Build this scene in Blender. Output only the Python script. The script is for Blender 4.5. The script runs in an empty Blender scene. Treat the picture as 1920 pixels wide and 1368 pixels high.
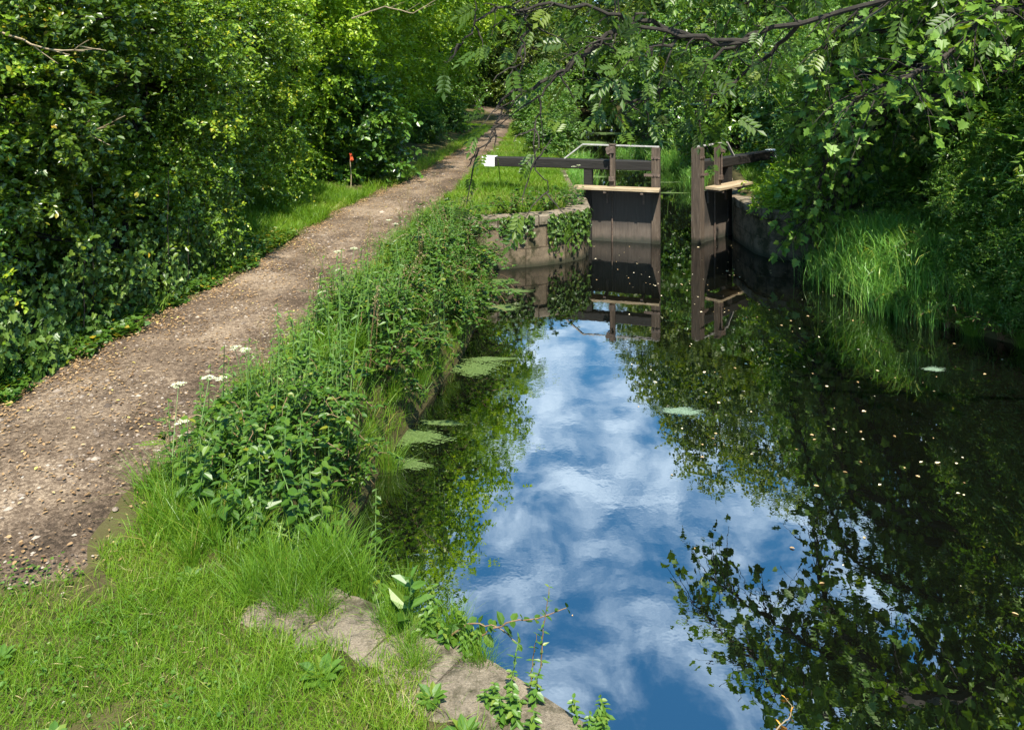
import bpy, math, random
import numpy as np
from mathutils import Vector, Matrix

SEED = 7
rng = np.random.default_rng(SEED)
random.seed(SEED)
scene = bpy.context.scene
COL = scene.collection

# ------------------------------------------------------------------ helpers
def norm(a):
    return a / np.maximum(np.linalg.norm(a, axis=-1, keepdims=True), 1e-9)

def rdir(n, r=None):
    r = r or rng
    return norm(r.normal(size=(n, 3)))

class MB:
    """collects geometry for ONE mesh object"""
    def __init__(self):
        self.v, self.l, self.c, self.t, self.m = [], [], [], [], []
        self.n = 0
    def add(self, verts, faces, tint=0.5, mat=0):
        verts = np.asarray(verts, float).reshape(-1, 3)
        base = self.n
        self.v.append(verts); self.n += len(verts)
        self.t.append(np.broadcast_to(np.asarray(tint, float), (len(verts),)))
        for f in faces:
            self.l.append(np.asarray(f, np.int64) + base)
            self.c.append(np.array([len(f)]))
            self.m.append(np.array([mat]))
    def inst(self, P, U, N, size, tpl, tint, mat=0, wide=1.0):
        """many copies of a small template (leaf): P point, U along, N normal"""
        tv, tf = tpl
        P = np.asarray(P, float).reshape(-1, 3); n = len(P)
        if n == 0: return
        U = norm(np.broadcast_to(U, (n, 3))); N = np.broadcast_to(N, (n, 3))
        S = norm(np.cross(N, U) + 1e-6); N2 = np.cross(U, S)
        size = np.broadcast_to(np.asarray(size, float), (n,))[:, None, None]
        w = np.broadcast_to(np.asarray(wide, float), (n,))[:, None, None]
        V = P[:, None] + size * (tv[None, :, 0:1] * U[:, None] + w * tv[None, :, 1:2] * S[:, None] + tv[None, :, 2:3] * N2[:, None])
        k = len(tv)
        base = self.n + np.arange(n) * k
        self.v.append(V.reshape(-1, 3)); self.n += n * k
        tint = np.broadcast_to(np.asarray(tint, float), (n,))
        self.t.append(np.repeat(tint, k))
        loops = np.concatenate([np.asarray(f) for f in tf]); cnt = np.array([len(f) for f in tf])
        self.l.append((base[:, None] + loops[None]).reshape(-1))
        self.c.append(np.tile(cnt, n)); self.m.append(np.full(n * len(tf), mat))
    def box(self, x0, x1, y0, y1, z0, z1, tint=0.5, mat=0, M=None):
        v = np.array([[x, y, z] for z in (z0, z1) for y in (y0, y1) for x in (x0, x1)], float)
        if M is not None:
            v = v @ np.array(M.to_3x3()).T + np.array(M.translation)
        self.add(v, [(0, 2, 3, 1), (4, 5, 7, 6), (0, 1, 5, 4), (2, 6, 7, 3), (0, 4, 6, 2), (1, 3, 7, 5)], tint, mat)
    def tube(self, pts, radii, sides=6, tint=0.5, mat=0, caps=True):
        pts = np.asarray(pts, float); m = len(pts)
        radii = np.broadcast_to(np.asarray(radii, float), (m,))
        T = norm(np.gradient(pts, axis=0))
        ref = np.array([0.31, 0.17, 0.93]) if abs(T[0, 2]) < 0.9 else np.array([1.0, 0.1, 0.05])
        A = norm(np.cross(T, ref)); B = np.cross(T, A)
        a = np.arange(sides) * 2 * math.pi / sides
        V = pts[:, None] + radii[:, None, None] * (np.cos(a)[None, :, None] * A[:, None] + np.sin(a)[None, :, None] * B[:, None])
        f = []
        for i in range(m - 1):
            for j in range(sides):
                k = (j + 1) % sides
                f.append((i * sides + j, i * sides + k, (i + 1) * sides + k, (i + 1) * sides + j))
        if caps:
            f.append(tuple(range(sides))[::-1]); f.append(tuple((m - 1) * sides + j for j in range(sides)))
        self.add(V.reshape(-1, 3), f, tint, mat)
    def mesh(self, name, mats, smooth=False):
        me = bpy.data.meshes.new(name)
        V = np.concatenate(self.v).astype(np.float32); L = np.concatenate(self.l).astype(np.int32)
        C = np.concatenate(self.c).astype(np.int32); MI = np.concatenate(self.m).astype(np.int32)
        me.vertices.add(len(V)); me.vertices.foreach_set('co', V.ravel())
        me.loops.add(len(L)); me.loops.foreach_set('vertex_index', L)
        me.polygons.add(len(C))
        me.polygons.foreach_set('loop_start', np.concatenate([[0], np.cumsum(C)[:-1]]).astype(np.int32))
        me.polygons.foreach_set('material_index', MI)
        me.polygons.foreach_set('use_smooth', np.full(len(C), smooth))
        at = me.attributes.new('tint', 'FLOAT', 'POINT')
        at.data.foreach_set('value', np.concatenate(self.t).astype(np.float32))
        for m in (mats if isinstance(mats, (list, tuple)) else [mats]): me.materials.append(m)
        me.update(calc_edges=True); me.validate()
        return me
    def build(self, name, mats, parent=None, smooth=False, loc=None):
        o = bpy.data.objects.new(name, self.mesh(name, mats, smooth)); COL.objects.link(o)
        if parent: o.parent = parent
        if loc is not None: o.location = loc
        return o

def tag(o, label=None, cat=None, group=None, kind=None):
    if label: o['label'] = label
    if cat: o['category'] = cat
    if group: o['group'] = group
    if kind: o['kind'] = kind
    return o

def thing(name, label, cat, loc=(0, 0, 0), rz=0.0, group=None):
    o = bpy.data.objects.new(name, None); COL.objects.link(o)
    o.location = loc; o.rotation_euler = (0, 0, rz); o.empty_display_size = 0.3
    return tag(o, label, cat, group)

def dup(root, loc, rz=0.0, sc=(1, 1, 1), label=None, group=None):
    r = root.copy(); COL.objects.link(r)
    r.location = loc; r.rotation_euler = (0, 0, rz); r.scale = sc
    if label: r['label'] = label
    if group: r['group'] = group
    for ch in list(root.children):
        c = ch.copy(); COL.objects.link(c); c.parent = r
        for g in list(ch.children):
            d = g.copy(); COL.objects.link(d); d.parent = c
    return r

class Placer:
    """first use moves the prototype itself, later uses copy it"""
    def __init__(self, proto): self.p, self.used = proto, False
    def __call__(self, loc, rz=0.0, sc=1.0, label=None, group=None):
        sc = (sc, sc, sc) if np.isscalar(sc) else sc
        if not self.used:
            self.used = True
            o = self.p; o.location = loc; o.rotation_euler = (0, 0, rz); o.scale = sc
            if label: o['label'] = label
            if group: o['group'] = group
            return o
        return dup(self.p, loc, rz, sc, label, group)

# ------------------------------------------------------------------ materials
def new_mat(name):
    m = bpy.data.materials.new(name); m.use_nodes = True
    nt = m.node_tree; nt.nodes.clear()
    out = nt.nodes.new('ShaderNodeOutputMaterial')
    return m, nt, out

def N(nt, kind, **kw):
    n = nt.nodes.new(kind)
    for k, v in kw.items():
        if k in n.inputs: n.inputs[k].default_value = v
        else: setattr(n, k, v)
    return n

def ramp(nt, fac, stops):
    r = nt.nodes.new('ShaderNodeValToRGB')
    el = r.color_ramp.elements
    while len(el) < len(stops): el.new(0.5)
    for e, (p, c) in zip(el, stops):
        e.position = p; e.color = (*c, 1)
    nt.links.new(fac, r.inputs['Fac'])
    return r.outputs['Color']

def leaf_mat(name, stops, rough=0.42, transl=0.35, spec=0.5, yellow=1.0):
    m, nt, out = new_mat(name)
    at = N(nt, 'ShaderNodeAttribute', attribute_name='tint')
    col = ramp(nt, at.outputs['Fac'], stops)
    p = N(nt, 'ShaderNodeBsdfPrincipled', Roughness=rough)
    p.inputs['Specular IOR Level'].default_value = spec
    nt.links.new(col, p.inputs['Base Color'])
    hs = N(nt, 'ShaderNodeMixRGB', blend_type='MULTIPLY')
    hs.inputs[0].default_value = 1; hs.inputs[2].default_value = (1.7 * yellow, 1.75, 0.55, 1)
    nt.links.new(col, hs.inputs[1])
    t = N(nt, 'ShaderNodeBsdfTranslucent'); nt.links.new(hs.outputs[0], t.inputs['Color'])
    mx = N(nt, 'ShaderNodeMixShader'); mx.inputs[0].default_value = transl
    nt.links.new(p.outputs[0], mx.inputs[1]); nt.links.new(t.outputs[0], mx.inputs[2])
    nt.links.new(mx.outputs[0], out.inputs['Surface'])
    return m

def solid_mat(name, stops, scale=8.0, rough=0.8, bump=0.3, stretch=(1, 1, 1), detail=6, use_tint=0.0, coord='Object', spec=0.3):
    m, nt, out = new_mat(name)
    tc = N(nt, 'ShaderNodeTexCoord'); mp = N(nt, 'ShaderNodeMapping')
    mp.inputs['Scale'].default_value = stretch
    nt.links.new(tc.outputs[coord], mp.inputs['Vector'])
    no = N(nt, 'ShaderNodeTexNoise', Scale=scale, Detail=detail, Roughness=0.65)
    nt.links.new(mp.outputs[0], no.inputs['Vector'])
    fac = no.outputs['Fac']
    if use_tint:
        at = N(nt, 'ShaderNodeAttribute', attribute_name='tint')
        ma = N(nt, 'ShaderNodeMath', operation='MULTIPLY_ADD'); ma.inputs[1].default_value = use_tint; ma.inputs[2].default_value = -use_tint * 0.5
        nt.links.new(at.outputs['Fac'], ma.inputs[0])
        ad = N(nt, 'ShaderNodeMath', operation='ADD'); nt.links.new(fac, ad.inputs[0]); nt.links.new(ma.outputs[0], ad.inputs[1])
        fac = ad.outputs[0]
    col = ramp(nt, fac, stops)
    p = N(nt, 'ShaderNodeBsdfPrincipled', Roughness=rough); p.inputs['Specular IOR Level'].default_value = spec
    nt.links.new(col, p.inputs['Base Color'])
    if bump:
        b = N(nt, 'ShaderNodeBump', Strength=bump, Distance=0.02); nt.links.new(no.outputs['Fac'], b.inputs['Height'])
        nt.links.new(b.outputs[0], p.inputs['Normal'])
    nt.links.new(p.outputs[0], out.inputs['Surface'])
    return m

M = {}
M['hawthorn'] = leaf_mat('hawthorn_leaf', [(0, (0.0572, 0.1141, 0.0077)), (0.55, (0.1288, 0.219, 0.0128)), (0.9, (0.2148, 0.3023, 0.018)), (1, (0.3721, 0.3239, 0.0193))], rough=.36, transl=.34)
M['hedge2'] = leaf_mat('hedge_leaf', [(0, (0.0361, 0.0732, 0.0063)), (0.6, (0.0793, 0.1309, 0.01)), (0.92, (0.1381, 0.1832, 0.0127)), (1, (0.3604, 0.2513, 0.0182))], rough=.32, transl=.30)
M['wood'] = leaf_mat('woodland_leaf', [(0, (.054, .095, .012)), (.6, (.105, .155, .018)), (1, (.18, .20, .028))], rough=.45, transl=.34)
M['lime'] = leaf_mat('light_leaf', [(0, (0.1018, 0.1893, 0.0083)), (0.6, (0.2003, 0.3103, 0.0139)), (1, (0.3313, 0.4112, 0.0221))], rough=.45, transl=.40)
M['dark'] = leaf_mat('dark_leaf', [(0, (0.039, 0.0887, 0.0096)), (0.7, (0.078, 0.1573, 0.0156)), (1, (0.1544, 0.2217, 0.0204))], rough=.32, transl=.22)
M['syc'] = leaf_mat('sycamore_leaf', [(0, (0.055, 0.1176, 0.0121)), (0.7, (0.1024, 0.183, 0.0182)), (1, (0.1704, 0.2352, 0.0202))], rough=.5, transl=.22, spec=.3)
M['ash'] = leaf_mat('ash_leaf', [(0, (0.0323, 0.0682, 0.0049)), (0.7, (0.0596, 0.112, 0.0077)), (1, (0.1118, 0.1462, 0.0096))], rough=.42, transl=.36)
M['willow'] = leaf_mat('willow_leaf', [(0, (0.0483, 0.1122, 0.0119)), (0.6, (0.0897, 0.1848, 0.0178)), (0.93, (0.1518, 0.2376, 0.0238)), (1, (0.414, 0.396, 0.0952))], rough=.38, transl=.34)
M['ivy'] = leaf_mat('ivy_leaf', [(0, (0.0225, 0.055, 0.0084)), (0.6, (0.05, 0.099, 0.0132)), (1, (0.1063, 0.154, 0.018))], rough=.40, transl=.18, spec=.3)
M['nettle'] = leaf_mat('nettle_leaf', [(0, (0.0214, 0.064, 0.0054)), (0.6, (0.0451, 0.1054, 0.008)), (0.95, (0.0862, 0.1466, 0.0108)), (1, (0.2462, 0.1881, 0.008))], rough=.45, transl=.28)
M['weed'] = leaf_mat('weed_leaf', [(0, (0.0368, 0.0982, 0.0101)), (0.7, (0.0735, 0.1517, 0.0157)), (1, (0.147, 0.1963, 0.0224))], rough=.45, transl=.32)
M['grass'] = leaf_mat('grass_blade', [(0, (0.055, 0.13, 0.009)), (0.55, (0.099, 0.195, 0.0126)), (0.85, (0.165, 0.24, 0.0198)), (1, (0.33, 0.27, 0.081))], rough=.45, transl=.34, spec=.35)
M['lawn'] = leaf_mat('lawn_blade', [(0, (0.059, 0.1316, 0.0073)), (0.5, (0.1068, 0.2013, 0.0102)), (0.85, (0.1585, 0.2322, 0.016)), (1, (0.2948, 0.2632, 0.0948))], rough=.5, transl=.36, spec=.3)
M['reed'] = leaf_mat('reed_blade', [(0, (0.0729, 0.198, 0.031)), (0.7, (0.1377, 0.2904, 0.0465)), (1, (0.3564, 0.396, 0.0744))], rough=.4, transl=.34)
M['bark'] = solid_mat('bark', [(.3, (.010, .008, .006)), (.7, (.034, .027, .020))], scale=14, stretch=(1, 1, .3), rough=.9, bump=.6)
M['twig'] = solid_mat('pale_twig', [(.3, (.16, .12, .075)), (.7, (.30, .24, .15))], scale=20, rough=.8, bump=.2)
M['stem'] = solid_mat('green_stem', [(.3, (.06, .13, .03)), (.7, (.12, .18, .05))], scale=10, rough=.6, bump=0)
M['redstem'] = solid_mat('reddish_stem', [(.3, (.14, .06, .04)), (.7, (.16, .13, .05))], scale=6, rough=.6, bump=0)
M['flower'] = leaf_mat('cream_flower', [(0, (.40, .42, .27)), (1, (.62, .62, .48))], rough=.7, transl=.2, spec=.2)
M['purple'] = leaf_mat('purple_flower', [(0, (.40, .20, .36)), (1, (.55, .32, .48))], rough=.7, transl=.2, spec=.2)
M['yellow'] = leaf_mat('yellow_flower', [(0, (.70, .48, .02)), (1, (.80, .62, .04))], rough=.7, transl=.2, spec=.2)
M['litter'] = leaf_mat('dry_leaf', [(0, (.10, .055, .025)), (.45, (.26, .16, .075)), (.88, (.36, .25, .13)), (1, (.46, .38, .10))], rough=.7, transl=.1, spec=.3)
M['seed'] = leaf_mat('seed_head', [(0, (.16, .11, .06)), (1, (.34, .27, .15))], rough=.8, transl=.2, spec=.2)
M['floatleaf'] = leaf_mat('floating_leaf', [(0, (.22, .13, .05)), (.5, (.52, .38, .20)), (1, (.74, .66, .48))], rough=.6, transl=.05, spec=.3)
M['straw'] = leaf_mat('straw', [(0, (.32, .26, .12)), (1, (.50, .42, .22))], rough=.7, transl=.15, spec=.2)
M['stone_chip'] = solid_mat('stone_chip', [(.25, (.060, .044, .033)), (.55, (.135, .102, .078)), (.85, (.28, .23, .185))], scale=3, rough=.9, bump=.1, use_tint=.9)
M['blackwood'] = solid_mat('black_painted_timber', [(.3, (.007, .006, .005)), (.66, (.016, .014, .012)), (.88, (.07, .058, .046))], scale=9, stretch=(.35, 3, 3), rough=.75, bump=.5, use_tint=.25)
M['greywood'] = solid_mat('weathered_timber', [(.25, (.030, .022, .016)), (.55, (.080, .059, .043)), (.8, (.18, .142, .108))], scale=8, stretch=(4, 4, .35), rough=.85, bump=.7)
M['plank'] = solid_mat('walkway_timber', [(.25, (.17, .12, .07)), (.55, (.30, .23, .145)), (.8, (.44, .36, .25))], scale=9, stretch=(.4, 5, 4), rough=.85, bump=.4, use_tint=.3)
M['white'] = solid_mat('white_paint', [(.3, (.62, .62, .60)), (.7, (.80, .80, .79))], scale=14, rough=.55, bump=.15)
M['iron'] = solid_mat('rusty_iron', [(.3, (.045, .035, .030)), (.6, (.12, .085, .065)), (.8, (.26, .20, .15))], scale=18, rough=.6, bump=.3)
M['rail'] = solid_mat('pale_rail', [(.3, (.22, .21, .20)), (.7, (.42, .40, .38))], scale=14, rough=.5, bump=.1)
M['red'] = solid_mat('red_cloth', [(.3, (.42, .045, .015)), (.7, (.62, .10, .03))], scale=20, rough=.8, bump=.2)
M['orange'] = leaf_mat('orange_leaf', [(0, (.55, .20, .02)), (1, (.80, .42, .06))], rough=.6, transl=.1)
M['duckweed'] = solid_mat('duckweed', [(.3, (.035, .06, .012)), (.55, (.07, .11, .028)), (.75, (.14, .19, .065))], scale=55, rough=.6, bump=.6, coord='Object')
M['algae'] = solid_mat('pale_algae', [(.3, (.06, .10, .06)), (.6, (.14, .20, .14)), (.8, (.26, .33, .25))], scale=60, rough=.6, bump=.6)

# panel timber: vertical boards, upper part painted darker for the walkway's shadow, paler near the waterline
def panel_mat():
    m, nt, out = new_mat('gate_boards')
    tc = N(nt, 'ShaderNodeTexCoord'); mp = N(nt, 'ShaderNodeMapping'); mp.inputs['Scale'].default_value = (5, 5, .5)
    nt.links.new(tc.outputs['Object'], mp.inputs['Vector'])
    no = N(nt, 'ShaderNodeTexNoise', Scale=5, Detail=7, Roughness=.7); nt.links.new(mp.outputs[0], no.inputs['Vector'])
    c1 = ramp(nt, no.outputs['Fac'], [(.3, (.012, .010, .008)), (.6, (.030, .024, .019)), (.85, (.08, .064, .05))])
    c2 = ramp(nt, no.outputs['Fac'], [(.3, (.05, .038, .029)), (.6, (.088, .069, .054)), (.85, (.15, .122, .098))])
    sx = N(nt, 'ShaderNodeSeparateXYZ'); nt.links.new(tc.outputs['Object'], sx.inputs[0])
    n2 = N(nt, 'ShaderNodeTexNoise', Scale=2.5, Detail=4); nt.links.new(tc.outputs['Object'], n2.inputs['Vector'])
    a = N(nt, 'ShaderNodeMath', operation='MULTIPLY_ADD'); a.inputs[1].default_value = .28; nt.links.new(n2.outputs['Fac'], a.inputs[0]); nt.links.new(sx.outputs['Z'], a.inputs[2])
    mr = N(nt, 'ShaderNodeMapRange'); mr.inputs[1].default_value = .42; mr.inputs[2].default_value = .62; mr.inputs[3].default_value = 1; mr.inputs[4].default_value = 0
    nt.links.new(a.outputs[0], mr.inputs[0])
    mx = N(nt, 'ShaderNodeMixRGB'); nt.links.new(mr.outputs[0], mx.inputs[0]); nt.links.new(c1, mx.inputs[1]); nt.links.new(c2, mx.inputs[2])
    p = N(nt, 'ShaderNodeBsdfPrincipled', Roughness=.75); nt.links.new(mx.outputs[0], p.inputs['Base Color'])
    b = N(nt, 'ShaderNodeBump', Strength=.5, Distance=.015); nt.links.new(no.outputs['Fac'], b.inputs['Height']); nt.links.new(b.outputs[0], p.inputs['Normal'])
    nt.links.new(p.outputs[0], out.inputs['Surface'])
    return m
M['panel'] = panel_mat()
def tide(key):
    m = M[key]; nt = m.node_tree; p = next(n for n in nt.nodes if n.type == 'BSDF_PRINCIPLED'); src = p.inputs['Base Color'].links[0].from_socket
    tc = N(nt, 'ShaderNodeTexCoord'); sx = N(nt, 'ShaderNodeSeparateXYZ'); nt.links.new(tc.outputs['Object'], sx.inputs[0])
    no = N(nt, 'ShaderNodeTexNoise', Scale=9, Detail=5); nt.links.new(tc.outputs['Object'], no.inputs['Vector'])
    a = N(nt, 'ShaderNodeMath', operation='MULTIPLY_ADD'); a.inputs[1].default_value = -.16; nt.links.new(no.outputs['Fac'], a.inputs[0]); nt.links.new(sx.outputs['Z'], a.inputs[2])
    mr = N(nt, 'ShaderNodeMapRange'); mr.inputs[1].default_value = -.04; mr.inputs[2].default_value = .08; mr.inputs[3].default_value = .95; mr.inputs[4].default_value = 0; nt.links.new(a.outputs[0], mr.inputs[0])
    mx = N(nt, 'ShaderNodeMixRGB'); mx.inputs[2].default_value = (.012, .014, .007, 1); nt.links.new(mr.outputs[0], mx.inputs[0]); nt.links.new(src, mx.inputs[1]); nt.links.new(mx.outputs[0], p.inputs['Base Color'])
tide('panel'); tide('greywood')

# stone: noise with pits, moss and stains; a UV brick pattern when the mesh has a UV map
def stone_mat(name, light, dark, blocks=True, mossy=.45):
    m, nt, out = new_mat(name)
    tc = N(nt, 'ShaderNodeTexCoord')
    no = N(nt, 'ShaderNodeTexNoise', Scale=6, Detail=9, Roughness=.7); nt.links.new(tc.outputs['Object'], no.inputs['Vector'])
    fine = N(nt, 'ShaderNodeTexNoise', Scale=95, Detail=5, Roughness=.75); nt.links.new(tc.outputs['Object'], fine.inputs['Vector'])
    ad = N(nt, 'ShaderNodeMath', operation='MULTIPLY_ADD'); ad.inputs[1].default_value = .75; nt.links.new(fine.outputs['Fac'], ad.inputs[0])
    h = N(nt, 'ShaderNodeMath', operation='MULTIPLY_ADD'); h.inputs[1].default_value = .5; h.inputs[2].default_value = -.10; nt.links.new(no.outputs['Fac'], h.inputs[0]); nt.links.new(h.outputs[0], ad.inputs[2])
    col = ramp(nt, ad.outputs[0], [(.32, dark), (.52, tuple((a + b) / 2 for a, b in zip(light, dark))), (.72, light)])
    mossn = N(nt, 'ShaderNodeTexNoise', Scale=3.2, Detail=8, Roughness=.72); nt.links.new(tc.outputs['Object'], mossn.inputs['Vector'])
    mr = N(nt, 'ShaderNodeMapRange'); mr.inputs[1].default_value = 1 - mossy; mr.inputs[2].default_value = 1 - mossy + .12
    nt.links.new(mossn.outputs['Fac'], mr.inputs[0])
    mx = N(nt, 'ShaderNodeMixRGB'); mx.inputs[2].default_value = (.035, .032, .014, 1)
    nt.links.new(mr.outputs[0], mx.inputs[0]); nt.links.new(col, mx.inputs[1])
    base, height = mx.outputs[0], ad.outputs[0]
    if blocks:
        br = N(nt, 'ShaderNodeTexBrick'); br.offset = .5
        br.inputs['Scale'].default_value = 1; br.inputs['Brick Width'].default_value = .88; br.inputs['Row Height'].default_value = .40
        br.inputs['Mortar Size'].default_value = .012; br.inputs['Mortar Smooth'].default_value = .35
        br.inputs['Color1'].default_value = (1, 1, 1, 1); br.inputs['Color2'].default_value = (.72, .70, .66, 1); br.inputs['Mortar'].default_value = (.45, .42, .38, 1)
        wv = N(nt, 'ShaderNodeVectorMath', operation='MULTIPLY_ADD'); wv.inputs[1].default_value = (.07, .07, 0); nt.links.new(no.outputs['Color'], wv.inputs[0]); nt.links.new(tc.outputs['UV'], wv.inputs[2]); nt.links.new(wv.outputs[0], br.inputs['Vector'])
        m2 = N(nt, 'ShaderNodeMixRGB', blend_type='MULTIPLY'); m2.inputs[0].default_value = .85
        nt.links.new(base, m2.inputs[1]); nt.links.new(br.outputs['Color'], m2.inputs[2])
        # green-black slime line at the water
        sx = N(nt, 'ShaderNodeSeparateXYZ'); nt.links.new(tc.outputs['Object'], sx.inputs[0])
        mz = N(nt, 'ShaderNodeMapRange'); mz.inputs[1].default_value = .03; mz.inputs[2].default_value = .16; mz.inputs[3].default_value = .9; mz.inputs[4].default_value = 0
        nt.links.new(sx.outputs['Z'], mz.inputs[0])
        m3 = N(nt, 'ShaderNodeMixRGB'); m3.inputs[2].default_value = (.022, .024, .012, 1)
        nt.links.new(mz.outputs[0], m3.inputs[0]); nt.links.new(m2.outputs[0], m3.inputs[1])
        base = m3.outputs[0]
        hh = N(nt, 'ShaderNodeMath', operation='SUBTRACT'); nt.links.new(height, hh.inputs[0])
        hm = N(nt, 'ShaderNodeMath', operation='MULTIPLY'); hm.inputs[1].default_value = .8; nt.links.new(br.outputs['Fac'], hm.inputs[0]); nt.links.new(hm.outputs[0], hh.inputs[1])
        height = hh.outputs[0]
    p = N(nt, 'ShaderNodeBsdfPrincipled', Roughness=.88); p.inputs['Specular IOR Level'].default_value = .25
    nt.links.new(base, p.inputs['Base Color'])
    b = N(nt, 'ShaderNodeBump', Strength=.7, Distance=.02); nt.links.new(height, b.inputs['Height']); nt.links.new(b.outputs[0], p.inputs['Normal'])
    nt.links.new(p.outputs[0], out.inputs['Surface'])
    return m
M['ashlar'] = stone_mat('ashlar_stone', (.225, .172, .115), (.050, .036, .024), True, .53)
M['coping'] = stone_mat('coping_stone', (.27, .22, .16), (.07, .055, .04), False, .52)

def ground_mat():
    m, nt, out = new_mat('ground_soil')
    tc = N(nt, 'ShaderNodeTexCoord')
    no = N(nt, 'ShaderNodeTexNoise', Scale=1.7, Detail=9, Roughness=.7); nt.links.new(tc.outputs['Object'], no.inputs['Vector'])
    fi = N(nt, 'ShaderNodeTexNoise', Scale=40, Detail=5, Roughness=.7); nt.links.new(tc.outputs['Object'], fi.inputs['Vector'])
    ad = N(nt, 'ShaderNodeMath', operation='MULTIPLY_ADD'); ad.inputs[1].default_value = .4; nt.links.new(fi.outputs['Fac'], ad.inputs[0])
    h = N(nt, 'ShaderNodeMath', operation='MULTIPLY'); h.inputs[1].default_value = .65; nt.links.new(no.outputs['Fac'], h.inputs[0]); nt.links.new(h.outputs[0], ad.inputs[2])
    col = ramp(nt, ad.outputs[0], [(.38, (.045, .032, .020)), (.52, (.065, .058, .022)), (.62, (.070, .062, .026)), (.75, (.12, .095, .058))])
    p = N(nt, 'ShaderNodeBsdfPrincipled', Roughness=.95); p.inputs['Specular IOR Level'].default_value = .1
    nt.links.new(col, p.inputs['Base Color'])
    b = N(nt, 'ShaderNodeBump', Strength=.8, Distance=.03); nt.links.new(ad.outputs[0], b.inputs['Height']); nt.links.new(b.outputs[0], p.inputs['Normal'])
    nt.links.new(p.outputs[0], out.inputs['Surface'])
    return m
M['ground'] = ground_mat()

def path_mat():
    m, nt, out = new_mat('gravel_path')
    tc = N(nt, 'ShaderNodeTexCoord')
    big = N(nt, 'ShaderNodeTexNoise', Scale=.9, Detail=6, Roughness=.65); nt.links.new(tc.outputs['Object'], big.inputs['Vector'])
    vo = N(nt, 'ShaderNodeTexVoronoi', Scale=38, Randomness=1); nt.links.new(tc.outputs['Object'], vo.inputs['Vector'])
    v2 = N(nt, 'ShaderNodeTexVoronoi', Scale=95, Randomness=1); nt.links.new(tc.outputs['Object'], v2.inputs['Vector'])
    s1 = N(nt, 'ShaderNodeSeparateColor'); nt.links.new(vo.outputs['Color'], s1.inputs[0])
    s2 = N(nt, 'ShaderNodeSeparateColor'); nt.links.new(v2.outputs['Color'], s2.inputs[0])
    mx = N(nt, 'ShaderNodeMixRGB'); mx.inputs[0].default_value = .5; nt.links.new(s1.outputs[0], mx.inputs[1]); nt.links.new(s2.outputs[1], mx.inputs[2])
    a = N(nt, 'ShaderNodeMath', operation='MULTIPLY_ADD'); a.inputs[1].default_value = .55; nt.links.new(mx.outputs[0], a.inputs[0])
    h = N(nt, 'ShaderNodeMath', operation='MULTIPLY_ADD'); h.inputs[1].default_value = 1.25; h.inputs[2].default_value = -.40; nt.links.new(big.outputs['Fac'], h.inputs[0]); nt.links.new(h.outputs[0], a.inputs[2])
    at = N(nt, 'ShaderNodeAttribute', attribute_name='tint')
    wn = N(nt, 'ShaderNodeTexNoise', Scale=.55, Detail=3); nt.links.new(tc.outputs['Object'], wn.inputs['Vector'])
    wa = N(nt, 'ShaderNodeMath', operation='MULTIPLY_ADD'); wa.inputs[1].default_value = .35; nt.links.new(wn.outputs['Fac'], wa.inputs[0]); nt.links.new(at.outputs['Fac'], wa.inputs[2])
    worn = ramp(nt, wa.outputs[0], [(.18, (.0, .0, .0)), (.42, (.75, .75, .75)), (.58, (.35, .35, .35)), (.78, (.8, .8, .8)), (1.0, (.1, .1, .1))])
    wb = N(nt, 'ShaderNodeMath', operation='MULTIPLY_ADD'); wb.inputs[1].default_value = .20; nt.links.new(worn, wb.inputs[0]); nt.links.new(a.outputs[0], wb.inputs[2])
    col = ramp(nt, wb.outputs[0], [(.22, (.028, .019, .012)), (.45, (.072, .049, .032)), (.65, (.132, .094, .064)), (.90, (.26, .195, .135))])
    p = N(nt, 'ShaderNodeBsdfPrincipled', Roughness=.92); p.inputs['Specular IOR Level'].default_value = .2
    nt.links.new(col, p.inputs['Base Color'])
    b = N(nt, 'ShaderNodeBump', Strength=.9, Distance=.012); nt.links.new(mx.outputs[0], b.inputs['Height']); nt.links.new(b.outputs[0], p.inputs['Normal'])
    nt.links.new(p.outputs[0], out.inputs['Surface'])
    return m
M['path'] = path_mat()

def water_mat():
    m, nt, out = new_mat('canal_water')
    tc = N(nt, 'ShaderNodeTexCoord'); mp = N(nt, 'ShaderNodeMapping'); mp.inputs['Scale'].default_value = (1, 1.0, 1)
    nt.links.new(tc.outputs['Object'], mp.inputs['Vector'])
    n1 = N(nt, 'ShaderNodeTexNoise', Scale=5.0, Detail=3, Roughness=.55); nt.links.new(mp.outputs[0], n1.inputs['Vector'])
    n2 = N(nt, 'ShaderNodeTexNoise', Scale=.8, Detail=2, Roughness=.5); nt.links.new(mp.outputs[0], n2.inputs['Vector'])
    mr = N(nt, 'ShaderNodeMapRange'); mr.inputs[1].default_value = .45; mr.inputs[2].default_value = .7; mr.inputs[3].default_value = .15; mr.inputs[4].default_value = 1
    nt.links.new(n2.outputs['Fac'], mr.inputs[0])
    mu = N(nt, 'ShaderNodeMath', operation='MULTIPLY'); nt.links.new(n1.outputs['Fac'], mu.inputs[0]); nt.links.new(mr.outputs[0], mu.inputs[1])
    b = N(nt, 'ShaderNodeBump', Strength=.055, Distance=.02); nt.links.new(mu.outputs[0], b.inputs['Height'])
    p = N(nt, 'ShaderNodeBsdfPrincipled', Roughness=.0)
    p.inputs['Base Color'].default_value = (.0022, .0026, .0018, 1); p.inputs['IOR'].default_value = WATER_IOR
    nt.links.new(b.outputs[0], p.inputs['Normal'])
    nt.links.new(p.outputs[0], out.inputs['Surface'])
    return m
WATER_IOR = 4.3
M['water'] = water_mat()

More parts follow.
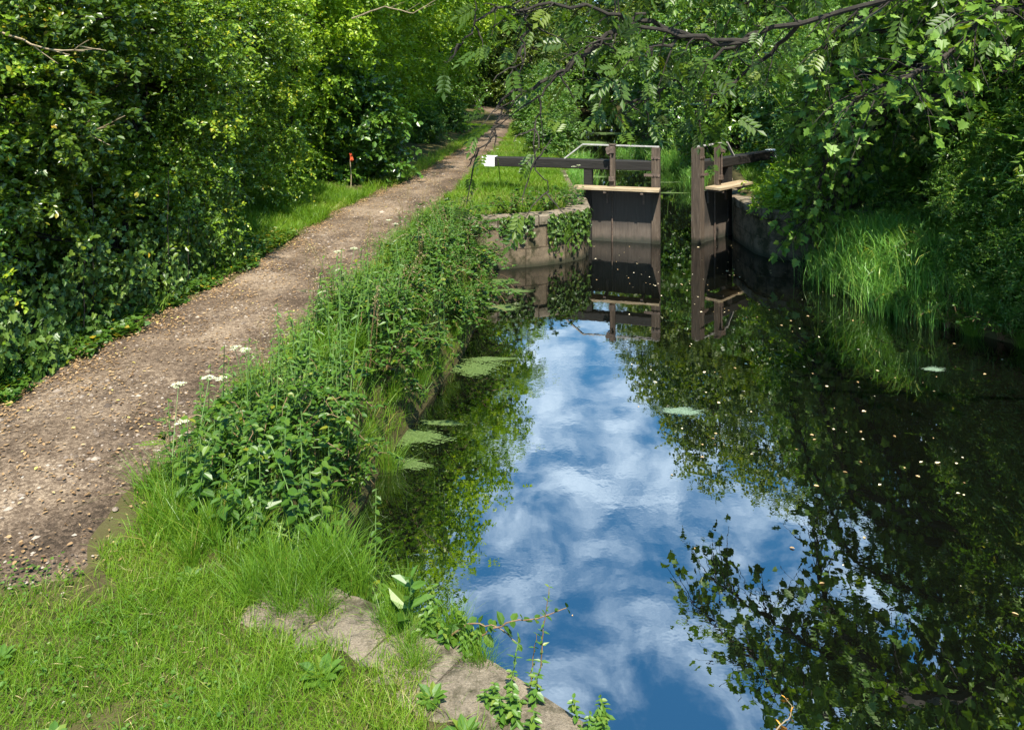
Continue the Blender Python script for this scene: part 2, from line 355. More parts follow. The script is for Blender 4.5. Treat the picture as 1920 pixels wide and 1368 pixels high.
# ------------------------------------------------------------------ leaf templates (along, side, normal)
A = lambda *v: np.array(v, float)
T_OV = (A([0, 0, 0], [.28, .27, .07], [.68, .23, .06], [1, 0, -.06], [.68, -.23, .06], [.28, -.27, .07]), [(0, 3, 2, 1), (0, 5, 4, 3)])
T_RH = (A([0, 0, 0], [.45, .30, .06], [1, 0, -.04], [.45, -.30, .06]), [(0, 2, 1), (0, 3, 2)])
T_LA = (A([0, 0, 0], [.3, .10, .02], [1, 0, -.10], [.3, -.10, .02]), [(0, 2, 1), (0, 3, 2)])
def lobed(pts):
    left = [(x, y, .10 * y) for x, y in pts]
    v = [(0, 0, 0)] + left + [(1, 0, -.08)] + [(x, -y, z) for x, y, z in left[::-1]]
    k = len(left)
    return (np.array(v, float), [tuple([0] + list(range(k + 1, 0, -1))), tuple([0] + list(range(2 * k + 1, k, -1)))])
T_SYC = lobed([(-.10, .16), (-.08, .42), (.16, .34), (.30, .62), (.46, .40), (.52, .30), (.72, .30), (.76, .16)])
T_IVY = lobed([(-.15, .18), (-.02, .46), (.30, .30), (.55, .36), (.62, .18)])
def pinnate(n=4, w=.11, l=.42):
    v, f = [], []
    def leaflet(p, ang, L):
        c, s = math.cos(ang), math.sin(ang); b = len(v)
        for a, q, z in ((0, 0, 0), (.45, w / l * .9, .03), (1, 0, -.08), (.45, -w / l * .9, .03)):
            v.append((p + L * (a * c - q * s), L * (a * s + q * c), z * L - .12 * p * p))
        f.append((b, b + 2, b + 1)); f.append((b, b + 3, b + 2))
    for i in range(n):
        p = .22 + .7 * i / n
        leaflet(p, .95, l * (1 - .25 * abs(i / n - .4))); leaflet(p, -.95, l * (1 - .25 * abs(i / n - .4)))
    leaflet(.92, 0, l)
    b = len(v); v += [(0, .006, 0), (.92, .004, -.10), (.92, -.004, -.10), (0, -.006, 0)]; f.append((b, b + 3, b + 2, b + 1))
    return (np.array(v, float), f)
T_ASH = pinnate()
T_FERN = pinnate(7, .05, .26)

def blades(mb, P, H, lean, width, tint, bend=1.0, r=None, mat=0):
    """grass blades: P base (n,3), H height, lean (n,2) horizontal offset of the tip as a share of H"""
    n = len(P); H = np.broadcast_to(H, (n,)).astype(float); W = np.broadcast_to(width, (n,)).astype(float)
    a = (r or rng).uniform(0, 2 * math.pi, n)
    side = np.stack([np.cos(a), np.sin(a), np.zeros(n)], 1)
    ts = np.array([0, .4, .75, 1.0]); ws = np.array([1, .9, .6, .0])
    rows = []
    for t, w in zip(ts, ws):
        off = lean * (t ** (1 + bend))[..., None] if not np.isscalar(t) else lean * (t ** (1 + bend))
        ln = np.linalg.norm(lean, axis=1)
        z = H * (t - .28 * np.minimum(ln, 1.6) * t * t)
        c = P + np.concatenate([off * H[:, None], z[:, None]], 1)
        if w > 0:
            rows += [c - side * (W * w * .5)[:, None], c + side * (W * w * .5)[:, None]]
        else: rows.append(c)
    V = np.stack(rows, 1); base = mb.n + np.arange(n) * 7
    mb.v.append(V.reshape(-1, 3)); mb.n += n * 7
    mb.t.append(np.repeat(np.broadcast_to(tint, (n,)), 7))
    loops = np.array([0, 1, 3, 2, 2, 3, 5, 4, 4, 5, 6])
    mb.l.append((base[:, None] + loops[None]).reshape(-1)); mb.c.append(np.tile(np.array([4, 4, 3]), n)); mb.m.append(np.full(3 * n, mat))

# ------------------------------------------------------------------ layout of canal, path and ground
GZ = .95
L_PTS = np.array([(-60, 2.2), (2.0, 2.05), (3.38, .315), (4.40, -1.20), (5.2, -1.42), (6.5, -1.36), (7.7, -1.25), (9, -.98), (10.5, -.70), (13, -.42), (15.10, -.62),
                  (15.25, -.10), (15.45, .50), (15.75, 1.05), (16.05, 1.40), (16.4, 1.58), (24, 1.60), (27, 2.0), (33, 2.4), (45, 3.2), (60, 4.0), (78, 5.5), (84, 8.5)])
R_PTS = np.array([(-60, 9.0), (6, 8.4), (9, 7.7), (10.7, 7.0), (12.3, 6.0), (14, 5.7), (15.2, 6.6), (15.75, 6.9), (15.85, 5.6), (16.1, 5.15), (16.6, 5.0), (18.0, 5.0), (24, 6.3), (27, 6.5), (33, 6.8), (45, 8.2), (60, 9.0), (78, 10.5), (84, 8.5)])
def Lx(y): return np.interp(y, L_PTS[:, 0], L_PTS[:, 1])
def Rx(y): return np.interp(y, R_PTS[:, 0], R_PTS[:, 1])
PL = np.array([(4.2, -7.5), (5.2, -5.2), (6.65, -4.30), (7.64, -4.26), (9.17, -4.06), (11.1, -3.83), (13.75, -3.68), (16.5, -3.50), (20.6, -2.72), (25.8, -2.25), (31.7, -1.72), (41, -1.10), (52, -.95), (62, -2.2), (75, -5)])
PR = np.array([(4.2, -1.95), (4.8, -2.35), (6.25, -2.40), (9.17, -2.14), (12.9, -1.92), (15.9, -1.70), (19.6, -1.32), (25.8, -.92), (31.7, -.45), (41, -.12), (52, .15), (62, -.9), (75, -3.6)])
def pl(y): return np.interp(y, PL[:, 0], PL[:, 1])
def pr(y): return np.interp(y, PR[:, 0], PR[:, 1])

def wob(x, y, s=1.0, k=0.0):
    return (np.sin(1.7 * s * x + 2.3 * s * y + k) + np.sin(3.9 * s * x - 2.9 * s * y + 1.3 + k) * .6 + np.sin(-7.1 * s * x + 6.3 * s * y + .4 + k) * .35) / 1.95

def walled(y):
    return ((y > 15.05) & (y < 24.2))
def height(x, y):
    x = np.asarray(x, float); y = np.asarray(y, float)
    lock = (y > 15.3) & (y < 24.4); near = y < 4.45
    l = np.where(lock, Lx(np.minimum(y, 24) - .28) - .16, Lx(y)); l = np.where(near, Lx(y + .0) - .35, l)
    l = np.where((y > 15.0) & (y <= 15.38), -.80, l)
    r = np.where((y > 15.2) & (y < 24.4), Rx(np.minimum(y, 24) - .25) + .2, Rx(y))
    r = np.where((y > 15.2) & (y <= 16.1), 7.2, r)
    s = np.minimum(x - l, r - x)
    w = np.where(lock | near, .10, .45); w = np.where((y > 24.4), .6, w)
    steep = lock | near
    t = np.clip((s + w) / (2 * w), 0, 1)
    prof = GZ - (GZ + .75) * (t * t * (3 - 2 * t))
    n = .035 * wob(x, y, .9) + .02 * wob(x, y, 3.1, 2)
    onpath = np.clip(np.minimum(x - pl(y) + .25, pr(y) + .25 - x) / .25, 0, 1) * (y > 3.9)
    prof = prof + n * (1 - onpath) * (1 - t) * np.where(lock, .3, 1)
    prof = prof - .55 * np.clip(1 - (x - r) / 2.2, 0, 1) * (x > r - .3) * (y < 15.2) * (1 - t)
    # gentle bank under the left hedge and the right wood
    prof = prof + np.clip((pl(y) - .45 - x) / 3, 0, 1) * .5 * (y > 5) + np.clip((x - r - .8) / 4, 0, 1) * .7
    # low grass mound on the lawn beside the lock beam
    prof = prof + .14 * np.exp(-(((x + .1) / .9) ** 2 + ((y - 20.2) / 1.5) ** 2))
    return prof

def axis(lo, hi, d0, d1, step, far, g=1.22):
    core = list(np.arange(d0, d1 + 1e-6, step)); a = []; x = d0; s = step
    while x > lo: s *= g; x -= s; a.append(max(x, lo))
    b = []; x = core[-1]; s = step
    while x < hi: s *= g; x += s; b.append(min(x, hi))
    return np.array(a[::-1] + core + b)
gx = axis(-400, 400, -6.0, 9.0, .10, 0, 1.16)
gy = axis(-60, 600, 2.0, 26.0, .10, 0, 1.10)
X, Y = np.meshgrid(gx, gy)
Zg = height(X, Y)
nx, ny = len(gx), len(gy)
me = bpy.data.meshes.new('ground')
co = np.stack([X, Y, Zg], -1).reshape(-1, 3).astype(np.float32)
idx = (np.arange(ny - 1)[:, None] * nx + np.arange(nx - 1)[None]).reshape(-1)
q = np.stack([idx, idx + 1, idx + nx + 1, idx + nx], 1).astype(np.int32)
me.vertices.add(len(co)); me.vertices.foreach_set('co', co.ravel())
me.loops.add(q.size); me.loops.foreach_set('vertex_index', q.ravel())
me.polygons.add(len(q)); me.polygons.foreach_set('loop_start', (np.arange(len(q)) * 4).astype(np.int32))
me.polygons.foreach_set('use_smooth', np.ones(len(q), bool)); me.update(calc_edges=True)
me.materials.append(M['ground'])
ground = bpy.data.objects.new('ground', me); COL.objects.link(ground); tag(ground, kind='structure', label='earth banks either side of the canal', cat='ground')

# path sheet following the ground
ys = np.concatenate([np.arange(4.25, 20, .12), np.arange(20, 75, .5)])
rows = []
for y in ys:
    a, b = float(pl(y)), float(pr(y))
    a += .10 * wob(np.array(y * 1.0), np.array(1.0), 1.6) + .05 * math.sin(y * 9.1)
    b += .08 * wob(np.array(y * 1.0), np.array(5.0), 1.5)
    xs = np.linspace(a, b, 18)
    yy = np.full(18, y)
    if y < 4.3: yy = yy + .16 * wob(xs, xs * .3, 2.2)
    z = np.maximum(height(xs, yy), GZ - .02) + .006 + .035 * np.sin(np.linspace(0, math.pi, 18))
    sink = np.zeros(18); sink[[0, -1]] = .03; sink[[1, -2]] = .004
    if y < 4.5: sink += .035 * max(0, (4.5 - y) / .25) ** 2
    z = z - sink
    rows.append(np.stack([xs, yy, z], 1))
PV = np.array(rows)
mb = MB(); k = 18
faces = [(i * k + j, i * k + j + 1, (i + 1) * k + j + 1, (i + 1) * k + j) for i in range(len(ys) - 1) for j in range(k - 1)]
mb.add(PV.reshape(-1, 3), faces, np.tile(np.linspace(0, 1, 18), len(ys)))
tag(mb.build('towpath', M['path'], smooth=True), kind='structure', label='brown gravel towpath beside the canal', cat='path')

# water sheet
mb = MB()
wy = [-60, 0, 10, 20, 30, 45, 60, 84]
mb.add([(x, y, 0.0) for y in wy for x in (-4, 16)], [(2 * i, 2 * i + 1, 2 * i + 3, 2 * i + 2) for i in range(len(wy) - 1)])
tag(mb.build('water', M['water']), kind='structure', label='still dark canal water mirroring trees and sky', cat='water')

# ------------------------------------------------------------------ walls of the lock and the near wharf
def strip_wall(name, pts, z0, z1, thick, side, mat, parent):
    """wall along a polyline; side=+1: the body lies left of travel"""
    pts = np.array(pts, float); d = norm(np.gradient(pts, axis=0)); n = np.stack([-d[:, 1], d[:, 0]], 1) * side
    back = pts + n * thick; m = len(pts)
    V = []
    for p, b in zip(pts, back): V += [(p[0], p[1], z0), (p[0], p[1], z1), (b[0], b[1], z1), (b[0], b[1], z0)]
    f = []
    for i in range(m - 1):
        for j in range(4):
            q = (j + 1) % 4
            f.append((4 * i + j, 4 * i + q, 4 * i + 4 + q, 4 * i + 4 + j) if side > 0 else (4 * i + j, 4 * i + 4 + j, 4 * i + 4 + q, 4 * i + q))
    f += [(0, 1, 2, 3), (4 * m - 1, 4 * m - 2, 4 * m - 3, 4 * m - 4)]
    mb = MB(); mb.add(V, f)
    o = mb.build(name, mat, parent)
    s = np.concatenate([[0], np.cumsum(np.linalg.norm(np.diff(pts, axis=0), axis=1))])
    uv = o.data.uv_layers.new(name='UVMap')
    for lp in o.data.loops:
        i = lp.vertex_index // 4; z = o.data.vertices[lp.vertex_index].co.z
        off = thick if lp.vertex_index % 4 in (2, 3) else 0
        uv.data[lp.index].uv = (s[i], z + off)
    return o
def resample(pts, step):
    pts = np.array(pts, float); s = np.concatenate([[0], np.cumsum(np.linalg.norm(np.diff(pts, axis=0), axis=1))])
    u = np.linspace(0, s[-1], max(2, int(round(s[-1] / step)) + 1))
    return np.stack([np.interp(u, s, pts[:, i]) for i in range(pts.shape[1])], 1)
def coping(pts, z0, z1, depth, side, over, stone, parent, rnd, gap=.012):
    """row of coping stones along a polyline, one mesh"""
    mb = MB(); P = resample(pts, .05)
    s = np.concatenate([[0], np.cumsum(np.linalg.norm(np.diff(P, axis=0), axis=1))]); tot = s[-1]
    n = max(1, int(round(tot / stone))); cuts = np.linspace(0, tot, n + 1)
    cuts[1:-1] += rnd.uniform(-.12, .12, n - 1) * stone
    d = norm(np.gradient(P, axis=0)); nn = np.stack([-d[:, 1], d[:, 0]], 1) * side
    for a, b in zip(cuts[:-1], cuts[1:]):
        u = np.linspace(a + gap, b - gap, 6); dz = rnd.uniform(-.012, .012); tl = rnd.uniform(-.01, .01)
        px = np.stack([np.interp(u, s, P[:, 0]), np.interp(u, s, P[:, 1])], 1); pn = norm(np.stack([np.interp(u, s, nn[:, 0]), np.interp(u, s, nn[:, 1])], 1))
        V = []; c = .022
        prof = [(-over, z0), (-over, z1 - c), (-over + c, z1), (depth - c, z1), (depth, z1 - c), (depth, z0)]
        for p, q in zip(px, pn):
            for o_, z in prof:
                w = rnd.uniform(-.006, .006)
                V.append((p[0] + q[0] * (o_ + w), p[1] + q[1] * (o_ + w), z + dz + tl * (o_ / depth) + (rnd.uniform(-.006, .006) if z > z0 else 0)))
        f = []
        k = len(prof)
        for i in range(5):
            for j in range(k):
                r = (j + 1) % k
                f.append((i * k + j, i * k + r, (i + 1) * k + r, (i + 1) * k + j) if side > 0 else (i * k + j, (i + 1) * k + j, (i + 1) * k + r, i * k + r))
        f.append(tuple(range(k)) if side < 0 else tuple(range(k))[::-1]); e = 5 * k
        f.append(tuple(e + j for j in range(k))[::-1] if side < 0 else tuple(e + j for j in range(k)))
        mb.add(V, f)
    return mb.build('coping', M['coping'], parent)

rs = np.random.default_rng(3)
left_face = resample([(-.95, 14.95), (-.62, 15.08), (-.10, 15.25), (.50, 15.45), (1.05, 15.75), (1.40, 16.05), (1.58, 16.45), (1.60, 17.2), (1.60, 24.3)], .12)
w = thing('lock_wall', 'curved stone wall below the grass, left of the lock gates', 'wall')
strip_wall('masonry', left_face, -.8, .80, .5, 1, M['ashlar'], w)
coping(left_face[left_face[:, 1] < 18.2], .803, .985, .46, 1, .035, .85, w, rs)
right_face = resample([(7.6, 15.95), (6.9, 15.80), (6.2, 15.74), (5.6, 15.86), (5.2, 16.1), (5.02, 16.5), (5.0, 17.2), (5.0, 18.0), (6.35, 24.3)], .12)
w = thing('lock_wall', 'shaded curved stone wall under the sycamore, right of the lock gates', 'wall')
strip_wall('masonry', right_face, -.8, .80, .5, -1, M['ashlar'], w)
coping(right_face[right_face[:, 1] < 18.0], .803, .985, .46, -1, .035, .85, w, rs)

near_face = [(2.05, 1.6), (1.05, 2.6), (.315, 3.38), (-.10, 3.74), (-.66, 4.11), (-1.20, 4.42), (-1.5, 4.6)]
nw = thing('wharf_wall', 'low stone canal edge with weathered coping slabs in the grass at front', 'wall')
strip_wall('masonry', resample(near_face, .2), -.8, .80, .40, 1, M['ashlar'], nw)
nf = resample(near_face, .01); ns = np.concatenate([[0], np.cumsum(np.linalg.norm(np.diff(nf, axis=0), axis=1))])
cuts = [0, .7, 1.32, 1.95, 2.42, 2.78, 3.16, 3.56, 3.95, 4.35]
for a, b in zip(cuts[:-1], cuts[1:]):
    if b > ns[-1]: break
    u = np.linspace(a + .012, b - .012, 9); p = np.stack([np.interp(u, ns, nf[:, 0]), np.interp(u, ns, nf[:, 1])], 1)
    d = norm(p[-1:] - p[:1])[0]; nrm = np.array([-d[1], d[0]]) * 1.0
    dep = rs.uniform(.34, .50); dz = rs.uniform(-.006, .006)
    mb = MB(); V = []; cols = 9
    prof = np.array([(-.04, .803), (-.045, .90), (-.02, .945), (.06, .955), (dep * .4, .958), (dep * .75, .955), (dep - .03, .948), (dep, .92), (dep + .01, .803)])
    for i, c0 in enumerate(p):
        endf = .008 if i in (0, 8) else 0
        for j, (o_, z) in enumerate(prof):
            jj = .006 * wob(np.array(c0[0] * 5 + j), np.array(c0[1] * 5.), 2.7)
            V.append((c0[0] + nrm[0] * (o_ + jj), c0[1] + nrm[1] * (o_ + jj), z + dz + (jj - endf if z > .85 else 0)))
    k = len(prof)
    f = [(i * k + j, i * k + (j + 1) % k, (i + 1) * k + (j + 1) % k, (i + 1) * k + j) for i in range(8) for j in range(k)]
    f += [tuple(range(k))[::-1], tuple(8 * k + j for j in range(k))]
    mb.add(V, f)
    mb.build('coping_stone', M['coping'], nw)

# ------------------------------------------------------------------ lock gates
def gate(label, loc, ang, near, L, beam_len, rail_bend, rail_end, gear_x, plank_x):
    g = thing('lock_gate', label, 'lock gate', loc, ang, 'pair of timber lock gates')
    def Yb(a, b): return (min(near * a, near * b), max(near * a, near * b))
    b = MB(); b.box(0, .18, -.11, .11, -.6, 2.08); b.box(.012, .168, -.098, .098, 2.08, 2.10)
    b.build('mitre_post', M['greywood'], g)
    b = MB(); b.box(L - .18, L, -.11, .11, -.6, 1.585); b.build('heel_post', M['blackwood'], g)
    b = MB(); y0, y1 = Yb(-.125, .125)
    c = .015
    prof = [(y0, 1.59 + c), (y0, 1.80 - c), (y0 + c, 1.80), (y1 - c, 1.80), (y1, 1.80 - c), (y1, 1.59 + c), (y1 - c, 1.59), (y0 + c, 1.59)]
    xs = np.linspace(.183, beam_len, 14); V = [(x, y, z + .004 * math.sin(3 * x + y * 9)) for x in xs for y, z in prof]
    f = [(i * 8 + j, (i + 1) * 8 + j, (i + 1) * 8 + (j + 1) % 8, i * 8 + (j + 1) % 8) for i in range(13) for j in range(8)]
    f += [tuple(range(8)), tuple(13 * 8 + j for j in range(8))[::-1]]
    b.add(V, f); beam = b.build('balance_beam', M['blackwood'], g)
    b = MB(); b.box(beam_len - .30, beam_len + .006, y0 - .006, y1 + .006, 1.583, 1.808); b.build('white_end', M['white'], beam)
    for zz in (1.50, 1.88):
        b = MB(); b.box(-.006, .34, *Yb(.113 if zz < 1.55 else .128, .122 if zz < 1.55 else .137), zz - .03, zz + .03) if zz < 1.55 else b.box(-.006, .186, *Yb(.112, .120), zz - .028, zz + .028)
        for xx in (.05, .13): b.tube([(xx, near * .115, zz), (xx, near * .142, zz)], .014, 6)
        b.build('iron_strap', M['iron'], g)
    # leaf: vertical boards with shallow joints, rails behind
    b = MB(); nb = 5; e = np.linspace(.183, L - .183, nb + 1)
    for i in range(nb):
        yy = Yb(.03, .075 + .003 * (i % 2)); b.box(e[i] + .001, e[i + 1] - .001, *yy, -.6, 1.13, tint=rng.uniform())
    yy = Yb(-.09, .027)
    for z in (-.3, .3, .95): b.box(.185, L - .185, *yy, z - .09, z + .09)
    b.build('gate_panel', M['panel'], g)
    # paddle gear: post, rack, gear case, rod
    b = MB(); yy = Yb(.13, .235); b.box(gear_x - .06, gear_x + .06, *yy, 1.24, 2.14); b.box(gear_x - .075, gear_x + .075, *Yb(.12, .245), 2.14, 2.17)
    po = b.build('paddle_post', M['greywood'], g)
    b = MB()
    b.box(gear_x - .045, gear_x + .05, *Yb(.238, .30), 1.98, 2.12)
    for zz, rr in ((2.06, .055), (1.99, .04)):
        b.tube([(gear_x - near * .0 + .085, near * .20, zz), (gear_x + .085, near * .31, zz)], rr, 10)
    b.tube([(gear_x + .03, near * .27, 1.36), (gear_x + .03, near * .27, 2.02)], .018, 6)
    b.box(gear_x - .05, gear_x + .07, *Yb(.238, .29), 1.36, 1.46)
    b.build('paddle_gear', M['iron'], po)
    b = MB(); b.tube([(gear_x + .02, near * .105, -.5), (gear_x + .02, near * .105, 1.12)], .017, 6); b.build('paddle_rod', M['iron'], g)
    # handrail, flat bar
    b = MB(); yr = near * .0
    pts = [(.02, yr, 2.115), (rail_bend, yr, 2.13), (rail_end, yr, 1.80)]
    for p, q in zip(pts[:-1], pts[1:]):
        p, q = Vector(p), Vector(q); d = q - p; Mx = Matrix.Translation(p) @ d.to_track_quat('X', 'Z').to_matrix().to_4x4()
        b.box(0, d.length, -.03, .03, -.012, .016, M=Mx)
    for xx in (.09,): b.box(xx - .02, xx + .02, -.02, .02, 2.09, 2.112)
    b.build('handrail', M['rail'], g)
    # walkway: two boards on brackets
    b = MB()
    for a, c2, t in ((.125, .305, .35), (.318, .50, .65)):
        b.box(plank_x[0], plank_x[1] - (.06 if t > .5 else 0), *Yb(a, c2), 1.185, 1.235, tint=t)
    wk = b.build('walkway', M['plank'], g)
    for xx in (.35, 1.15):
        b = MB(); b.box(xx - .03, xx + .03, *Yb(.08, .48), 1.12, 1.183); b.box(xx - .02, xx + .02, *Yb(.08, .12), .85, 1.118); b.build('bracket', M['iron'], wk)
    return g
gate('left lock gate whose long black beam with white end reaches the grass', (3.25, 17.55, 0), math.atan2(.27, -.96), 1, 1.68, 4.06, 1.72, 2.14, 1.02, (-.02, 1.86))
gate('right lock gate swung half open, its beam end lost under the branches', (4.03, 17.55, 0), math.atan2(.72, .69), -1, 1.42, 3.85, 1.36, 1.68, .62, (.19, 1.75))

# ------------------------------------------------------------------ woody plants
def sprays(mb, C, O, L, tpl, nl, size, tint_c, r, up=.6, wide=1.0, droop=.25):
    """sprays of nl leaves each: C start, O direction (n,3), L length"""
    n = len(C)
    if n == 0: return
    L = np.broadcast_to(L, (n,))
    t = (np.arange(nl) + .5) / nl
    D = norm(O)
    side = norm(np.cross(D, np.array([0, 0, 1.0])) + r.normal(scale=.3, size=(n, 3)))
    P = C[:, None] + D[:, None] * (L[:, None] * t[None])[..., None]
    P[..., 2] -= droop * (L[:, None] * t[None] ** 2)
    sg = np.where(np.arange(nl) % 2, 1.0, -1.0)
    U = D[:, None] * .55 + side[:, None] * sg[None, :, None] * .8 + r.normal(scale=.32, size=(n, nl, 3)); U[..., 2] -= .2
    Nn = np.array([0, 0, up]) + D[:, None] * .45 + r.normal(scale=.42, size=(n, nl, 3))
    tint = np.clip(tint_c[:, None] + r.normal(scale=.16, size=(n, nl)), 0, .96)
    tint = np.where(r.random((n, nl)) < .008, 1.0, tint)
    s = size * r.uniform(.65, 1.2, (n, nl))
    mb.inst(P.reshape(-1, 3), U.reshape(-1, 3), Nn.reshape(-1, 3), s.reshape(-1), tpl, tint.reshape(-1), wide=wide)

def crown(mb, ells, n_clump, per, nl, size, tpl, r, spread=.28, shell=(.55, 1.05), spray=.28, up=.6, wide=1.0, droop=.25, low=-.9, zmin=.05):
    """ells: (centre, radii, weight).  clumps of sprays on and inside the ellipsoids"""
    wts = np.array([e[2] for e in ells], float); wts /= wts.sum()
    pick = r.choice(len(ells), n_clump, p=wts)
    C = np.array([e[0] for e in ells], float)[pick]; Rr = np.array([e[1] for e in ells], float)[pick]
    d = rdir(n_clump * 3, r); d = d[d[:, 2] > low][:n_clump]
    while len(d) < n_clump: d = np.concatenate([d, rdir(n_clump, r)])[:n_clump]
    rad = r.uniform(shell[0] ** 2, shell[1] ** 2, n_clump) ** .5
    K = C + d * Rr * rad[:, None]
    out = norm(d / Rr)
    tc = r.uniform(.0, .78, n_clump)  # wide tone spread per clump, paints in sunlit clumps and dark pockets
    P = np.repeat(K, per, 0) + r.normal(size=(n_clump * per, 3)) * spread * np.array([1, 1, .5])
    O = np.repeat(out, per, 0) * .8 + r.normal(scale=.55, size=(n_clump * per, 3))
    T = np.repeat(tc, per) + r.normal(scale=.06, size=n_clump * per)
    ok = P[:, 2] > zmin
    sprays(mb, P[ok], O[ok], spray * r.uniform(.6, 1.3, ok.sum()), tpl, nl, size, T[ok], r, up, wide, droop)
    return K

def limb(mb, p0, p1, r0, r1, r, sag=.0, wig=.06, n=7, sides=6):
    p0, p1 = np.array(p0, float), np.array(p1, float); t = np.linspace(0, 1, n)[:, None]
    P = p0 + (p1 - p0) * t; Ln = np.linalg.norm(p1 - p0)
    P[1:-1] += r.normal(size=(n - 2, 3)) * wig * Ln * .35
    P[:, 2] += sag * Ln * np.sin(t[:, 0] * math.pi)
    mb.tube(P, r0 + (r1 - r0) * t[:, 0], sides)
    return P

def woody(name, label, cat, group, ells, stems, seed, leafmat, tpl, size, n_clump, per, nl, part='crown', trunk_r=.09, twigs=30, **kw):
    r = np.random.default_rng(seed)
    root = thing(name, label, cat, group=group)
    f = MB(); K = crown(f, ells, n_clump, per, nl, size, tpl, r, **kw)
    w = MB()
    top = [np.array(e[0], float) for e in ells]
    for s in stems:
        base = np.array(s, float)
        # each stem climbs through the nearest ellipsoids from low to high
        chain = sorted(top, key=lambda c: c[2]); last = base; rr = trunk_r
        for c in chain:
            if c[2] < last[2] + .3: continue
            tgt = c * np.array([.55, .55, 1]) + np.array([base[0], base[1], 0]) * .45
            limb(w, last, tgt, rr, rr * .7, r, n=6); last = tgt; rr *= .7
        
    for i in r.choice(len(K), min(twigs, len(K)), replace=False):
        c = min(top, key=lambda e: np.linalg.norm(e - K[i]))
        limb(w, c * np.array([.6, .6, 1]), K[i], trunk_r * .30, .006, r, n=5, sides=4)
    w.build('trunk', M['bark'], root)
    f.build(part, leafmat, root)
    return root

# -- left hedge: thick hawthorn bushes leafy to the ground
HG = 'hawthorn bushes of the hedge along the path'
haw = []
hell = [([((0, 0, 1.0), (1.35, 1.3, 1.05), 1.3), ((.25, .1, 2.7), (1.45, 1.3, 1.1), 1.3), ((-.1, -.2, 4.3), (1.5, 1.4, 1.1), 1.1), ((.75, -.4, 3.4), (.9, .9, .7), .6), ((.7, .5, 1.6), (.8, .9, .6), .6), ((0, .2, 5.6), (1.1, 1.1, .9), .5)]),
        ([((0, 0, .9), (1.3, 1.4, 1.0), 1.2), ((.4, -.3, 2.3), (1.25, 1.2, .9), 1.2), ((0, .2, 3.9), (1.6, 1.5, 1.2), 1.3), ((.9, .3, 3.1), (.9, .8, .6), .6), ((-.2, 0, 5.4), (1.3, 1.2, 1.0), .6), ((.8, -.6, 1.5), (.6, .7, .5), .5)])]
for i, e in enumerate(hell):
    o = woody('hawthorn_bush', 'dense small leaved hedge bush reaching down to the path edge', 'bush', HG, e, [(0, .1, 0), (.3, -.3, 0), (-.3, .3, 0)], 20 + i, (M['hawthorn'], M['hedge2'])[i], T_OV, (.055, .07)[i], 400, 13, 10, trunk_r=.06, spread=.17, spray=.26, shell=(.48, 1.16), twigs=60, wide=1.15)
    haw.append(Placer(o))
LN = ['dark dense hedge bush at the left picture edge, nearest the camera', 'dark hedge bush second along the path from the left edge', 'dark rounded hedge bush just before the grass verge', 'tall hedge bush behind the bright grass verge', 'hedge bush leaning over the far end of the verge']
for i, (x, y, rz, s) in enumerate([(-6.15, 6.9, .2, 1.0), (-5.85, 8.9, 2.7 - math.pi, 1.02), (-5.35, 10.7, .35, .98), (-6.05, 13.0, -.3, 1.05), (-5.75, 15.4, .1, 1.08)]):
    haw[i % 2]((x, y, float(height(x, y)) - .12), rz, s, LN[i], HG)
# second rank behind, closing the hedge
for i, (x, y, rz, s) in enumerate([(-8.0, 8.0, 1.2, 1.15), (-7.9, 11.3, 2.2, 1.2), (-8.0, 14.6, .7, 1.25)]):
    haw[(i + 1) % 2]((x, y, float(height(x, y)) - .1), rz, s, 'hedge bush showing as dark leaves behind the front row of the hedge', 'bushes behind the front hedge')

# -- sunlit tall shrubs along the path (larger light leaves)
tl = woody('hedge_tree', 'tall sunlit tree leaning over the left side of the path', 'tree', 'tall trees along the left of the path',
           [((-.3, 0, 1.2), (1.2, 1.5, 1.2), .9), ((.1, .2, 3.2), (1.7, 1.8, 1.5), 1.3), ((.7, -.2, 5.4), (2.0, 2.1, 1.6), 1.4), ((.9, .3, 7.7), (1.9, 2.0, 1.5), 1.0), ((.6, -1.2, 4.2), (1.1, 1.1, .8), .5), ((2.3, 0, 6.9), (1.7, 1.8, 1.2), .9), ((2.4, .3, 8.9), (1.6, 1.7, 1.1), .8), ((.6, .1, 9.6), (1.3, 1.3, 1.1), .5)],
           [(0, 0, 0), (-.3, .5, 0)], 31, M['lime'], T_OV, .105, 560, 12, 8, trunk_r=.13, spread=.27, spray=.36, wide=1.1)
TL = Placer(tl)
TLab = ['tall bright green tree overhanging the path behind the red tagged stake', 'tall light green tree over the path, second beyond the stake', 'light green tree over the narrowing path, third beyond the stake', 'sunlit tree beside the far bend of the path', 'tree at the far end of the path where it bends away']
for i, (x, y, rz, s) in enumerate([(-5.2, 18.9, .1, .95), (-5.0, 23.6, -.15, .98), (-4.7, 29.0, .2, 1.14), (-4.5, 36.0, -.1, 1.25), (-3.9, 45.0, .15, 1.38)]):
    TL((x, y, float(height(x, y)) - .1), rz, s, TLab[i])
for i, (x, y, rz, s) in enumerate([(-8.2, 20, 2, 1.05), (-8.5, 26, 1, 1.15), (-8, 33, 3, 1.25)]):
    TL((x, y, float(height(x, y)) - .1), rz, s, 'tree crown filling in behind the roadside row of trees on the left', 'trees behind the row left of the path')

